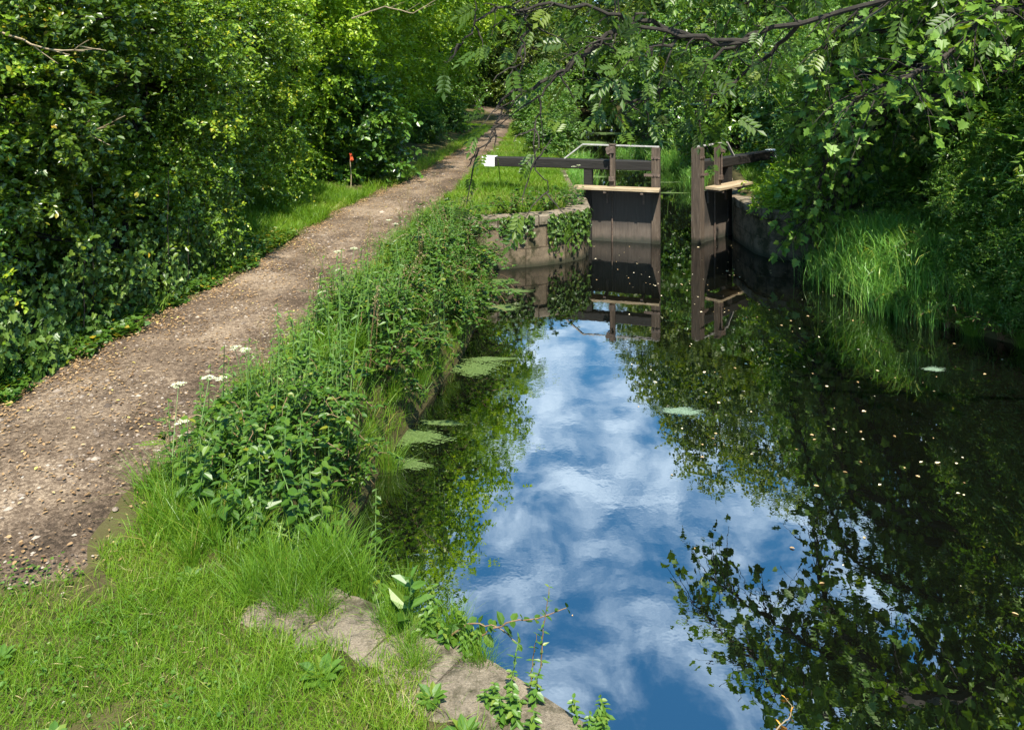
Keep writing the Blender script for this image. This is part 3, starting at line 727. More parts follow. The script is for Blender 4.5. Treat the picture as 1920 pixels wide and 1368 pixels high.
# -- dark big leaved bush by the stake
bl = woody('laurel_bush', 'low dark large leaved bush spilling onto the path beside the red tag', 'bush', None,
           [((0, 0, .9), (1.15, 1.1, .95), 1), ((.35, -.2, 1.7), (.9, .9, .8), .7), ((-.3, .2, 2.3), (1.0, 1.0, .8), .6)], [(0, 0, 0)], 41, M['dark'], T_OV, .16, 170, 8, 7, trunk_r=.05, spread=.22, spray=.34, wide=1.15)
bl.location = (-4.05, 20.3, GZ - .05)

# -- right bank woods
rt = woody('bank_tree', 'tall olive green tree on the right bank beyond the lock', 'tree', 'tall trees on the right bank beyond the lock',
           [((0, 0, 2.2), (2.2, 2.2, 2.0), .8), ((-.6, .3, 5.2), (2.8, 2.7, 2.1), 1.2), ((.3, -.4, 8.2), (2.9, 2.8, 2.2), 1.2), ((-.2, .2, 11.0), (2.3, 2.3, 2.0), .9), ((-1.8, -.8, 6.8), (1.5, 1.5, 1.1), .5), ((.1, 0, 13.0), (1.3, 1.3, 1.4), .4)],
           [(0, 0, 0), (.5, .4, 0)], 51, M['wood'], T_RH, .17, 640, 8, 7, trunk_r=.22, spread=.42, spray=.5, wide=1.2)
RT = Placer(rt)
RL = ['tall olive tree on the right bank, first beyond the lock beam', 'tall tree on the right bank, second beyond the lock beam', 'tall tree on the right bank, third beyond the lock', 'tall tree where the right bank curves away', 'far tree on the right bank near the end of the water']
for i, (x, y, rz, s) in enumerate([(10.5, 25.5, .4, .58), (10.9, 32.5, .2, .86), (10.4, 41, -.3, 1.12), (11.6, 51, .3, 1.27), (11.8, 62, -.2, 1.45)]):
    RT((x, y, float(height(x, y)) - .2), rz, s, RL[i])
for i, (x, y, rz, s) in enumerate([(15.5, 28, .3, .64), (16.5, 37, 2.3, .85), (14.2, 20.5, 3.3, .52)]):
    RT((x, y, float(height(x, y)) - .2), rz, s, 'tree standing back in the wood behind the right bank trees', 'trees deeper in the right hand wood')
# far end
FL = 'pale green tree closing the view beyond the end of the water'
for i, (x, y, rz, s) in enumerate([(-1.0, 72, 0.5, 1.25), (3.2, 86, 1.9, 1.5), (8.0, 88, 2.9, 1.5), (13.5, 84, 4.1, 1.6), (18.5, 80, 5.2, 1.4), (-6.5, 66, 3.6, 1.3), (23, 70, 1.0, 1.3), (-9, 54, 2.0, 1.2), (-12, 44, 1.0, 1.15), (1.2, 64, 4.6, 1.0)]):
    RT((x, y, GZ - .2), rz, s, FL, 'trees closing the view at the far end of the canal')

# dark laurels over the far right bank
dk = woody('waterside_bush', 'dark bush hanging over the water on the right bank beyond the lock', 'bush', 'dark bushes over the far right bank',
           [((0, 0, .8), (1.8, 1.6, 1.0), 1), ((-.6, -.3, 1.8), (1.6, 1.5, 1.0), 1), ((.3, .3, 3.0), (1.7, 1.6, 1.1), .9), ((-.9, .5, 2.6), (1.0, 1.0, .7), .5), ((.2, -.1, 4.3), (1.2, 1.2, 1.0), .5)],
           [(0, 0, 0), (.4, .2, 0)], 61, M['dark'], T_OV, .15, 380, 8, 7, trunk_r=.08, spread=.28, spray=.4, wide=1.1)
DK = Placer(dk)
for i, (x, y, rz, s) in enumerate([(7.6, 27.5, .3, .9), (7.9, 33.5, 1.9, 1.15), (8.0, 39.5, 3.1, 1.15), (9.3, 46, .8, 1.3), (8.2, 22.6, 4.0, .8)]):
    DK((x, y, float(height(x, y)) - .2), rz, s, ['dark bush leaning over the water, nearest behind the right beam end', 'dark bush over the water, second beyond the right gate', 'dark bush over the water, third beyond the right gate', 'dark bush over the far water below the tall trees', 'dark bush on the bank close behind the right gate beam'][i])

for i, (x, y, s) in enumerate([(1.0, 80, 1.7), (5.2, 85, 1.8), (9.5, 83, 1.7), (-2.5, 72, 1.6), (-5.2, 64, 1.5), (-7.5, 58, 1.3), (13, 80, 1.8)]):
    DK((x, y, GZ - .2), i * 1.3, s, 'dark bush at the foot of the trees closing the view', 'bushes closing the far end of the view')
# willow-like shrubs on the near right bank
wl = woody('willow_bush', 'narrow leaved bush over the dark water at the right edge', 'bush', 'narrow leaved bushes on the near right bank',
           [((0, 0, .9), (1.5, 1.4, .95), 1.1), ((-.3, .1, 2.2), (1.5, 1.5, 1.1), 1.2), ((.2, -.2, 3.7), (1.4, 1.4, 1.1), .9), ((-.9, -.4, 1.5), (.8, .8, .6), .5), ((0, 0, 5.0), (1.0, 1.0, .9), .4)],
           [(0, 0, 0), (.3, .3, 0), (-.3, .1, 0)], 71, M['willow'], T_LA, .125, 520, 9, 9, trunk_r=.05, spread=.22, spray=.36, wide=1.5)
WL = Placer(wl)
for i, (x, y, rz, s) in enumerate([(8.35, 9.6, .2, 1.0), (7.95, 11.9, 1.6, .85), (7.9, 14.6, 2.9, .9), (7.2, 17.6, 4.2, .8), (9.3, 17.0, .9, 1.1), (8.0, 20.0, 2.2, .9), (9.2, 7.2, 5.1, 1.1), (10.6, 12.8, 3.6, 1.25)]):
    WL((x, y, float(height(x, y)) - .15), rz, s, ['narrow leaved bush over dark water at the right picture edge', 'narrow leaved bush behind the pale reeds on the right bank', 'leafy bush between the reeds and the right stone wall', 'sunlit bush on the bank just behind the right stone wall', 'light bush behind the sycamore, back from the right wall', 'bush beside the half hidden right balance beam', 'narrow leaved bush at the lower right edge over black water', 'bush deep in shade behind the sycamore trunk'][i])

for i, (x, y, q) in enumerate([(7.35, 10.7, .45), (7.7, 9.7, .5), (8.1, 8.8, .55), (7.0, 11.6, .42), (8.6, 8.0, .6), (9.2, 9.0, .8)]):
    WL((x, y, max(float(height(x, y)), .0) - .1), 1.1 * i, q, 'low dark narrow leaved shrub trailing into the water at the right bank', 'low shrubs along the right water edge')
# shrub spilling over the right lock wall
sp = woody('elder_bush', 'pale leafy shrub spilling over the right lock wall by the walkway', 'bush', None,
           [((0, 0, .35), (.75, .6, .42), 1), ((-.35, -.35, .15), (.5, .45, .4), .6), ((.4, .1, .7), (.6, .6, .4), .6)], [(0, .1, 0)], 77, M['lime'], T_OV, .075, 210, 8, 8, trunk_r=.03, spread=.14, spray=.22, zmin=.04)
sp.location = (5.95, 16.5, GZ)

# ------------------------------------------------------------------ overhanging sycamore and ash with real limbs
def limb_tree(name, label, seed, trunk, limbs, leafmat, tpl, size, sub, leaf_per, step=.16, hang=.35, twig_len=(.35, .9), up=.7, fill=None):
    """limbs: list of control polylines with start/end radius.  Side twigs leave the limbs and carry leaves."""
    r = np.random.default_rng(seed)
    root = thing(name, label, 'tree', group=None)
    tb = MB()
    tp, tr = trunk; tb.tube(tp, tr, 10)
    tb.build('trunk', M['bark'], root, smooth=True)
    f = MB()
    for k, lb in enumerate(limbs):
        pts, r0, r1 = lb[:3]; sp_, lp_ = (lb[3], lb[4]) if len(lb) > 3 else (step, leaf_per)
        w = MB()
        P = np.array(pts, float)
        # Catmull-Rom smoothing
        Q = []; E = np.concatenate([[2 * P[0] - P[1]], P, [2 * P[-1] - P[-2]]])
        for i in range(1, len(E) - 2):
            for t in np.linspace(0, 1, 7)[:-1]:
                a, b, c, d = E[i - 1], E[i], E[i + 1], E[i + 2]
                Q.append(.5 * ((2 * b) + (c - a) * t + (2 * a - 5 * b + 4 * c - d) * t * t + (-a + 3 * b - 3 * c + d) * t ** 3))
        Q.append(P[-1]); Q = np.array(Q); Q[1:-1] += r.normal(scale=.018, size=(len(Q) - 2, 3))
        u = np.linspace(0, 1, len(Q)); w.tube(Q, r0 + (r1 - r0) * u, 7)
        s = np.concatenate([[0], np.cumsum(np.linalg.norm(np.diff(Q, axis=0), axis=1))])
        T = norm(np.gradient(Q, axis=0))
        for x in np.arange(.25 * s[-1] * (k >= 0), s[-1], sp_):
            for _ in range(sub):
                p = np.array([np.interp(x, s, Q[:, i]) for i in range(3)]); t = norm(np.array([np.interp(x, s, T[:, i]) for i in range(3)]))
                d = norm(t * .7 + r.normal(scale=.6, size=3) + np.array([0, 0, -.12])); ln = r.uniform(*twig_len)
                m = 6; tt = np.linspace(0, 1, m)[:, None]
                tw = p + d * ln * tt + np.array([0, 0, -hang]) * ln * tt ** 2 + np.cumsum(r.normal(scale=.012, size=(m, 3)), 0) * (tt > 0)
                w.tube(tw, np.linspace(.009, .003, m), 4, caps=False)
                nl = lp_; a = r.uniform(.15, 1.0, nl); a[0] = 1.0
                LP = np.stack([np.interp(a, tt[:, 0], tw[:, i]) for i in range(3)], 1)
                U = d * .5 + r.normal(scale=.65, size=(nl, 3)) + np.array([0, 0, -.35])
                Nn = np.array([0, 0, up]) + r.normal(scale=.40, size=(nl, 3)) - np.array([.0, .12, 0])
                LP = LP + norm(U) * r.uniform(.03, .10, (nl, 1))
                f.inst(LP, U, Nn, size * r.uniform(.6, 1.15, nl), tpl, np.clip(r.normal(.45, .22, nl), 0, 1))
        w.build('limb', M['bark'], root)
    if fill is not None: fill(f, r)
    f.build('crown', leafmat, root)
    return root

def px(x, y, D):
    """a point at distance D along the view, for reading positions off the photo while laying out the place"""
    return ((x - 960) * D / 1500, D, 3.7 - (y - 140) * D / 1500)

# ash: trunk stands out of frame on the right bank, limbs reach left over the water
ash_limbs = [
    ([(8.6, 5.6, 5.2), (5.5, 6.2, 4.9), px(1500, 40, 6.9), px(1380, 78, 6.9), px(1250, 62, 6.7), px(1120, 20, 6.6), px(985, 14, 6.5), px(910, 28, 6.4), px(870, 75, 6.3), px(845, 100, 6.3)], .028, .005, .26, 2),
    ([px(1400, 78, 6.9), px(1270, 70, 6.8), px(1190, 110, 6.7), px(1110, 70, 6.6)], .02, .006),
    ([px(1300, 72, 6.8), px(1190, 40, 6.7), px(1100, 95, 6.6), px(1030, 150, 6.6), px(950, 178, 6.5), px(936, 215, 6.5), px(922, 260, 6.4), px(880, 300, 6.4)], .024, .005, .34, 1),
    ([px(1210, 26, 6.7), px(1140, 70, 6.6), px(1090, 105, 6.6), px(1030, 160, 6.5), px(1003, 215, 6.5), px(1005, 300, 6.4), px(1028, 360, 6.4)], .014, .004, .3, 1),
    ([px(985, 14, 6.5), px(985, 60, 6.4), px(975, 110, 6.3), px(945, 160, 6.3)], .013, .005, .3, 1),
    ([px(1420, 60, 7.0), px(1300, 130, 7.1), px(1200, 190, 7.0), px(1160, 165, 6.9), px(1120, 150, 6.8)], .018, .005),
    ([(5.2, 6.6, 5.0), px(1330, -60, 7.0), px(1180, -50, 6.9), px(1060, -20, 6.8), px(960, 10, 6.6)], .03, .008),
    ([px(1500, 40, 6.9), px(1420, 120, 7.4), px(1340, 180, 7.4), px(1290, 230, 7.4)], .022, .006),
    ([(5.6, 7.0, 5.2), px(1420, -90, 7.6), px(1250, -60, 7.7), px(1120, -30, 7.6)], .03, .008),
]
limb_tree('ash_tree', 'ash tree whose dark feathery branches hang over the lock gates from above', 81,
          ([(9.2, 5.2, .6), (9.1, 5.3, 2.5), (8.9, 5.4, 4.4), (8.5, 5.6, 5.4), (8.4, 5.7, 7.4)], [.24, .20, .18, .14, .07]), ash_limbs, M['ash'], T_ASH, .22, 2, 3, step=.18, hang=.30, twig_len=(.10, .38))

# sycamore: trunk hidden on the right bank, crown leaning over the canal down to the right wall
S0 = (8.6, 11.6, 3.6)
syc_limbs = [
    ([S0, px(1800, 90, 14), px(1690, 175, 14.2), px(1605, 310, 14.3), px(1560, 370, 14.3), px(1490, 425, 14.4)], .11, .012),
    ([S0, px(1640, 130, 13.5), px(1570, 250, 14.2), px(1530, 330, 14.8), px(1510, 380, 15)], .07, .01),
    ([S0, px(1900, 20, 9), px(1780, 100, 8.6), px(1690, 150, 8.2), px(1600, 190, 8)], .05, .008),
    ([(8.5, 11.8, 4.6), px(1750, -20, 11), px(1600, 40, 11.5), px(1540, 100, 12), px(1530, 190, 12.6)], .09, .01),
    ([(8.5, 11.8, 4.6), px(1720, -110, 12), px(1560, -60, 12.4), px(1440, -10, 12.8), px(1330, 40, 13.2)], .09, .01),
    ([(8.5, 11.8, 5.2), px(1700, -180, 12.5), px(1520, -150, 13), px(1380, -90, 13.2), px(1300, -20, 13.4)], .08, .01),
    ([(8.6, 11.8, 5.6), (7.0, 12.0, 6.6), (5.6, 12.1, 6.4), (4.4, 12.1, 5.8), (3.4, 12.2, 5.2)], .08, .01),
    ([(8.6, 11.8, 5.6), (7.6, 11.4, 6.6), (6.6, 11.2, 7.4), (5.6, 11.6, 7.6)], .08, .01),
    ([S0, px(1640, 200, 13), px(1560, 280, 13.5), px(1540, 340, 14), px(1520, 390, 14.2)], .06, .008),
    ([(8.5, 11.8, 4.6), px(1640, 60, 13), px(1550, 140, 14), px(1500, 220, 14.5), px(1480, 290, 14.8)], .06, .008),
]
def syc_fill(f, r):
    crown(f, [((7.6, 13.2, 5.8), (2.2, 2.0, 1.7), 1.1), ((8.4, 12.2, 7.8), (2.2, 2.0, 1.3), .7), ((6.3, 12.2, 6.2), (1.6, 1.5, .9), .6), ((5.0, 12.0, 5.6), (1.2, 1.0, .6), .3), ((8.6, 11.0, 5.5), (1.8, 1.8, 1.5), .8)], 380, 5, 4, .14, T_SYC, r, spread=.3, spray=.4, shell=(.4, 1.05))
limb_tree('sycamore_tree', 'large sycamore leaning over the canal from the right bank', 91,
          ([(9.3, 11.8, .6), (9.2, 11.8, 2.2), (8.9, 11.7, 3.4), (8.5, 11.8, 5.0), (8.6, 11.8, 7.5)], [.34, .29, .25, .18, .08]), syc_limbs, M['syc'], T_SYC, .13, 4, 5, step=.17, hang=.25, twig_len=(.3, .85), fill=syc_fill)

# ------------------------------------------------------------------ ivy
def ivy(name, label, P, Nrm, seed, size=.06):
    r = np.random.default_rng(seed); f = MB(); n = len(P)
    U = r.normal(size=(n, 3)) * .5 + np.array([0, 0, -.8])
    f.inst(P + Nrm * r.uniform(.01, .09, (n, 1)), U, Nrm + r.normal(scale=.35, size=(n, 3)) + np.array([0, 0, .35]), size * r.uniform(.6, 1.25, n), T_IVY, np.clip(r.normal(.5, .25, n), 0, 1))
    root = thing(name, label, 'ivy')
    s = MB()
    for i in r.choice(n, 14):
        q = P[i] + Nrm[i] * .01; t = np.linspace(0, 1, 6)[:, None]
        s.tube(q + np.array([0, 0, 1.0]) * (.97 - q[2]) * t + r.normal(scale=.012, size=(6, 3)), .005, 4)
    s.build('stem', M['bark'], root); f.build('leaves', M['ivy'], root)
    return root
lf = resample(left_face, .02); ld = norm(np.gradient(lf, axis=0)); ln_ = np.stack([ld[:, 1], -ld[:, 0]], 1)
def wall_pts(i0, i1, n, depth, r):
    k = r.integers(i0, i1, n); u = (k - i0) / (i1 - i0)
    z = .99 - np.abs(r.normal(size=n)) * depth * (.5 + .5 * np.abs(np.sin(u * 7 + 1)))
    ok = z > .1
    return np.concatenate([lf[k], z[:, None]], 1)[ok], np.concatenate([ln_[k], np.zeros((n, 1))], 1)[ok]
rI = np.random.default_rng(5)
slen = np.concatenate([[0], np.cumsum(np.linalg.norm(np.diff(lf, axis=0), axis=1))])
iA = lambda x: int(np.searchsorted(slen, x))
P1, N1 = wall_pts(iA(1.75), iA(2.95), 850, .38, rI)
ivy('ivy_plant', 'glossy ivy curtain over the corner of the left lock wall', P1, N1, 6, .075)
P1, N1 = wall_pts(iA(.75), iA(1.45), 260, .22, rI)
ivy('ivy_plant', 'small trailing ivy patch on the middle of the left lock wall', P1, N1, 7, .075)

hv = np.random.default_rng(8)
for y0, y1, sd_, lab in ((6.2, 8.6, 9, 'dark ivy thick at the foot of the hedge by the left picture edge'), (8.6, 11.6, 10, 'dark ivy at the foot of the hedge just before the grass verge')):
    n = 2300; y = hv.uniform(y0, y1, n); z = GZ - .05 + np.abs(hv.normal(scale=.55, size=n)); x = -4.62 + .12 * (y - 6) * .9 + .22 * wob(y, z, 1.6, 3) - .10 * (z - 1) + hv.normal(scale=.05, size=n)
    ivy('ivy_plant', lab, np.stack([x, y, z], 1), np.tile([.85, -.45, .2], (n, 1)), sd_, .065)
# ------------------------------------------------------------------ bank plants
rb = np.random.default_rng(101)
def nettle(seed, n=16, h=(.45, .85), leaf=.085, mat='nettle', spread=.28, flowers=None, tpl=T_OV, wide=1.0):
    r = np.random.default_rng(seed); s, f = MB(), MB()
    for _ in range(n):
        b = np.array([*r.normal(scale=spread, size=2), -.05]); H = r.uniform(*h); lean = r.normal(scale=.16, size=2)
        t = np.linspace(0, 1, 6)[:, None]; P = b + np.concatenate([lean * H * t ** 1.6, H * t], 1)
        s.tube(np.concatenate([[[0, 0, -.07], b * .5 + [0, 0, -.04]], P]), np.concatenate([[.012, .008], np.linspace(.006, .003, 6)]), 4, caps=False)
        lv = np.arange(.14, 1.0, .085); k = len(lv)
        for sgn in (0, 1):
            a = np.arange(k) * 1.57 + sgn * math.pi + r.uniform(0, 1)
            LP = np.stack([np.interp(lv, t[:, 0], P[:, i]) for i in range(3)], 1)
            U = np.stack([np.cos(a), np.sin(a), r.normal(-.15, .2, k)], 1)
            f.inst(LP, U, np.array([0, 0, 1.0]) + r.normal(scale=.25, size=(k, 3)), leaf * (1.15 - .6 * lv) * r.uniform(.8, 1.2, k), tpl, np.clip(.25 + .5 * lv + r.normal(scale=.12, size=k), 0, .97), wide=wide)
        if flowers:
            q = P[-1] + r.normal(scale=.018, size=(14, 3)) + np.array([0, 0, .01]); f.inst(q, rdir(14, r), rdir(14, r), .022, T_RH, r.uniform(0, 1, 14), mat=1)
    return s, f
def plant(name, label, cat, group, s, f, leafmat, stemmat='stem', extra=None):
    root = thing(name, label, cat, group=group)
    for q in (s if isinstance(s, list) else [s]): q.build('stem', M[stemmat], root)
    f.build('leaves', [leafmat] + ([extra] if extra else []), root); return root
for_front = [(-2.05, 5.1, .75), (-1.75, 5.05, .85), (-1.4, 5.1, .9), (-1.2, 5.3, 1.0), (-1.9, 5.35, .8), (-1.55, 5.4, 1.0), (-1.3, 5.7, 1.1)]
BG = 'plants crowding the bank between path and water'
net = [Placer(plant('nettle_clump', 'dark green nettle clump on the bank beside the towpath', 'nettles', 'nettle clumps along the bank', *nettle(110 + i, (16, 12)[i], leaf=(.085, .125)[i]), M['nettle'])) for i in range(2)]
wil = Placer(plant('willowherb_clump', 'upright leafy willowherb clump on the canal bank', 'wild plant', 'willowherb clumps along the bank', *nettle(120, 12, (.6, 1.05), .11, spread=.2, tpl=T_LA, wide=1.6), M['weed']))

def bramble(seed, n=16, R=.55, leaf=.07):
    r = np.random.default_rng(seed); s, f = MB(), MB()
    for _ in range(n):
        a = r.uniform(0, 6.28); Ln = r.uniform(.5, 1.0) * R * 1.6; hh = r.uniform(.25, .6)
        t = np.linspace(0, 1, 9)[:, None]; d = np.array([math.cos(a), math.sin(a)])
        P = np.concatenate([d * Ln * t + r.normal(scale=.02, size=(9, 2)), hh * 4 * t * (1 - t * .78)], 1)
        s.tube(P, np.linspace(.006, .003, 9), 4, caps=False)
        k = 16; u = r.uniform(.1, 1, k); LP = np.stack([np.interp(u, t[:, 0], P[:, i]) for i in range(3)], 1)
        for j in (-1, 0, 1):
            aa = r.uniform(0, 6.28, k) if j == -1 else aa + 1.1
            U = np.stack([np.cos(aa), np.sin(aa), r.normal(-.1, .2, k)], 1)
            f.inst(LP + np.array([0, 0, .02]), U, np.array([0, 0, 1.0]) + r.normal(scale=.3, size=(k, 3)), leaf * r.uniform(.7, 1.2, k), T_OV, np.clip(r.normal(.5, .22, k), 0, .97), wide=1.2)
    return s, f
bra = [Placer(plant('bramble_bush', 'low bramble mound trailing down the bank to the water', 'bramble', 'bramble mounds along the bank', *bramble(130 + i), M['nettle'], 'redstem')) for i in range(2)]

def carrot(seed, n=5, h=(.6, .95)):
    r = np.random.default_rng(seed); S, f = [], MB()
    for _ in range(n):
        s = MB(); S.append(s)
        b = np.array([*r.normal(scale=.13, size=2), -.05]); H = r.uniform(*h); lean = r.normal(scale=.13, size=2)
        t = np.linspace(0, 1, 6)[:, None]; P = b + np.concatenate([lean * H * t ** 1.5, H * t], 1)
        s.tube(P, np.linspace(.006, .003, 6), 4, caps=False)
        k = 7; u = r.uniform(.1, .75, k); a = r.uniform(0, 6.28, k)
        LP = np.stack([np.interp(u, t[:, 0], P[:, i]) for i in range(3)], 1)
        f.inst(LP, np.stack([np.cos(a), np.sin(a), r.uniform(.0, .5, k)], 1), np.array([0, 0, 1.0]), .24 * r.uniform(.6, 1.1, k), T_FERN, r.uniform(.2, .9, k))
        tip = P[-1]; m = 16; ang = r.uniform(0, 6.28, m); rad = .052 * np.sqrt(r.uniform(0.02, 1, m))
        C = tip + np.stack([np.cos(ang) * rad, np.sin(ang) * rad, .035 - rad * .18], 1)
        for c in C: s.tube([tip, c], .0012, 3, caps=False)
        q = np.repeat(C, 12, 0) + r.normal(scale=.0065, size=(m * 12, 3)) * np.array([1, 1, .35])
        f.inst(q, rdir(len(q), r) * np.array([1, 1, .2]), np.array([0, 0, 1.0]) + r.normal(scale=.3, size=(len(q), 3)), .013, T_RH, r.uniform(0, 1, len(q)), mat=1, wide=1.4)
    return S, f
car = [Placer(plant('umbel_plant', 'tall white flowered umbel plant beside the towpath', 'wild flower', 'white umbel flowers along the path edge', *carrot(140 + i, 3), M['weed'], 'stem', M['flower'])) for i in range(2)]

def tussock(seed, n=240, h=(.22, .5), spread=.14, w=.006):
    r = np.random.default_rng(seed); f = MB()
    P = np.concatenate([r.normal(scale=spread * .5, size=(n, 2)), np.full((n, 1), -.03)], 1)
    ln = P[:, :2] / spread * .45 + r.normal(scale=.35, size=(n, 2))
    blades(f, P, r.uniform(*h, n), ln, w, np.clip(r.normal(.42, .2, n), 0, 1), r=r)
    return f
def tus_thing(name, label, cat, group, f, mat):
    o = f.build(name, mat); return tag(o, label, cat, group)
tus = [Placer(tus_thing('grass_tussock', 'arching tussock of long green grass on the bank', 'grass tussock', 'long grass tussocks along the bank', tussock(150 + i), M['grass'])) for i in range(2)]

# strip placement: between path edge and water, denser toward the water
def gz(x, y): return float(height(x, y))
def in_strip(y, u): return float(pr(y) * (1 - u) + (Lx(y) + .12) * u)
for i in range(36):
    y = 5.15 + (14.7 - 5.15) * (i + rb.uniform(0, .9)) / 36; u = rb.uniform(.1, .80); x = in_strip(y, u)
    if 7.15 < y < 7.65 and u > .3: continue
    z = gz(x, y); net[i % 2]((x, y, max(z, .05)), rb.uniform(0, 6.28), rb.uniform(.6, 1.05) * (.72 + .38 * math.sin(y * 2.9 + .6) if y < 10 else .72 + .12 * math.sin(y * 3.3)))
for i, (x, y, q) in enumerate(for_front):
    net[i % 2]((x, y, gz(x, y)), rb.uniform(0, 6.28), q)
for i in range(26):
    y = 5.3 + (14.8 - 5.3) * (i + rb.uniform(0, .9)) / 26; u = rb.uniform(.55, .92); x = in_strip(y, u)
    if 7.15 < y < 7.65: continue
    bra[i % 2]((x, y, max(gz(x, y), .03)), rb.uniform(0, 6.28), rb.uniform(.5, .9))
for i in range(12):
    y = 5.6 + (14.4 - 5.6) * (i + rb.uniform(0, .9)) / 12; x = in_strip(y, rb.uniform(.25, .8)); wil((x, y, max(gz(x, y), .1)), rb.uniform(0, 6.28), rb.uniform(.65, .95))
for i, (x, y) in enumerate([(-2.15, 5.35), (-2.0, 6.1), (-1.95, 9.3), (-1.8, 11.6), (-.5, 21.5), (.6, 23), (.2, 27), (.9, 29), (.5, 32)]):
    car[i % 2]((x, y, gz(x, y)), rb.uniform(0, 6.28), rb.uniform(.6, .9) if y < 20 else .8)
for i in range(30):
    y = 4.75 + (14.8 - 4.75) * (i + rb.uniform(0, .9)) / 30; x = in_strip(y, rb.uniform(.02, 1.0)); tus[i % 2]((x, y, max(gz(x, y), .0)), rb.uniform(0, 6.28), rb.uniform(.6, .95))
for (x, y, s) in [(-1.55, 4.55, .8), (-1.75, 4.65, .75), (-1.35, 4.6, .7), (-1.98, 4.72, .6), (-1.2, 4.75, .6), (-1.62, 4.85, .7), (-2.15, 4.85, .6), (-1.8, 4.5, .55)]:
    tus[0]((x, y, gz(x, y)), rb.uniform(0, 6.28), s)

for i in range(26):
    y = 4.9 + (14.9 - 4.9) * (i + rb.uniform(0, .9)) / 26; tus[i % 2]((float(Lx(y)) + rb.uniform(-.25, -.02), y, .12 + rb.uniform(0, .2)), rb.uniform(0, 6.28), rb.uniform(.55, .9))
    if i % 2 == 0 and not 7.1 < y < 7.7: bra[(i // 2) % 2]((float(Lx(y)) - rb.uniform(.1, .3), y + .15, rb.uniform(.1, .3)), rb.uniform(0, 6.28), rb.uniform(.45, .7))
def seeding(seed, n=3):
    r = np.random.default_rng(seed); S, f = [], MB()
    for _ in range(n):
        s = MB(); S.append(s); b = np.array([*r.normal(scale=.08, size=2), -.05]); H = r.uniform(.7, 1.15); lean = r.normal(scale=.14, size=2)
        t = np.linspace(0, 1, 7)[:, None]; P = b + np.concatenate([lean * H * t ** 2, H * t], 1); s.tube(P, np.linspace(.0045, .002, 7), 4, caps=False)
        u = r.uniform(.72, 1.0, 34); q = np.stack([np.interp(u, t[:, 0], P[:, i]) for i in range(3)], 1) + r.normal(scale=.022, size=(34, 3)) * (1.25 - u)[:, None] * 2.2
        f.inst(q, rdir(34, r) + np.array([0, 0, .8]), rdir(34, r), r.uniform(.018, .034, 34), T_RH, r.uniform(.2, .8, 34), wide=.7)
        u = r.uniform(.1, .6, 6); q = np.stack([np.interp(u, t[:, 0], P[:, i]) for i in range(3)], 1); a = r.uniform(0, 6.28, 6)
        f.inst(q, np.stack([np.cos(a), np.sin(a), np.full(6, .5)], 1), np.array([0, 0, 1.0]), r.uniform(.08, .15, 6), T_LA, r.uniform(.2, .8, 6), mat=1)
    return S, f
see = [Placer(plant('seeding_stalk', 'thin brown seeding stalks rising above the bank plants', 'wild plant', 'seeding stalks along the bank', *seeding(180 + i), M['seed'], 'redstem', M['nettle'])) for i in range(2)]
for i, (x, y, q) in enumerate([(-2.05, 8.3, 1.0), (-2.0, 9.0, 1.05), (-1.9, 9.9, 1.0), (-1.95, 11.2, .9), (-1.75, 13.0, 1.0), (-1.7, 14.2, .9), (-2.0, 6.5, .8), (-1.6, 6.3, .85), (-1.45, 7.9, .9), (-1.3, 9.2, .9), (-1.2, 10.8, .9), (-1.0, 12.3, .95), (-2.2, 5.2, .6), (-.9, 13.6, .9), (-1.35, 14.6, 1.0)]):
    see[i % 2]((x, y, gz(x, y)), rb.uniform(0, 6.28), q)
for i, (x, y, q) in enumerate([(-1.75, 6.7, 1.0), (-1.55, 6.55, 1.1), (-1.65, 8.3, 1.05), (-1.5, 8.6, .95), (-1.8, 6.1, .9)]):
    wil((x, y, gz(x, y)), rb.uniform(0, 6.28), q)
# plants past the lock, on the strip between path and the upper canal
lush = Placer(woody('bank_shrub', 'light green shrub on the strip between far path and canal', 'bush', 'shrubs on the strip beyond the lock',
             [((0, 0, .5), (.9, .9, .55), 1), ((.2, .1, 1.0), (.7, .7, .5), .8), ((-.2, -.1, 1.5), (.5, .5, .4), .5)], [(0, 0, 0)], 161, M['weed'], T_OV, .11, 130, 7, 7, trunk_r=.025, spread=.18, spray=.26))
for i, (x, y, s) in enumerate([(1.2, 27.5, .75), (1.6, 31, .9), (1.1, 34.5, 1.0), (2.0, 38, 1.1), (1.4, 42, 1.2), (2.2, 47, 1.4), (1.4, 52, 1.6), (2.6, 57, 1.8), (-3.3, 30.5, .8), (-2.9, 37, .9)]):
    lush((x, y, gz(x, y) - .05), rb.uniform(0, 6.28), s, label=('light green shrub at the hedge foot beside the far path' if x < 0 else 'light green shrub on the strip between the far path and canal'))
net[1]((1.15, 16.75, GZ), .4, .7, 'tall weed growing at the corner of the left lock wall top')
car[0]((1.35, 17.35, GZ), 1.2, .9, 'seeding umbel plant standing by the left end of the walkway')
bra[0]((.75, 16.2, GZ - .1), 1.0, .8, 'leafy bramble spilling over the left lock wall coping')
bra[1]((-.05, 15.7, GZ - .1), 2.0, .8, 'bramble tuft above the middle of the left lock wall')

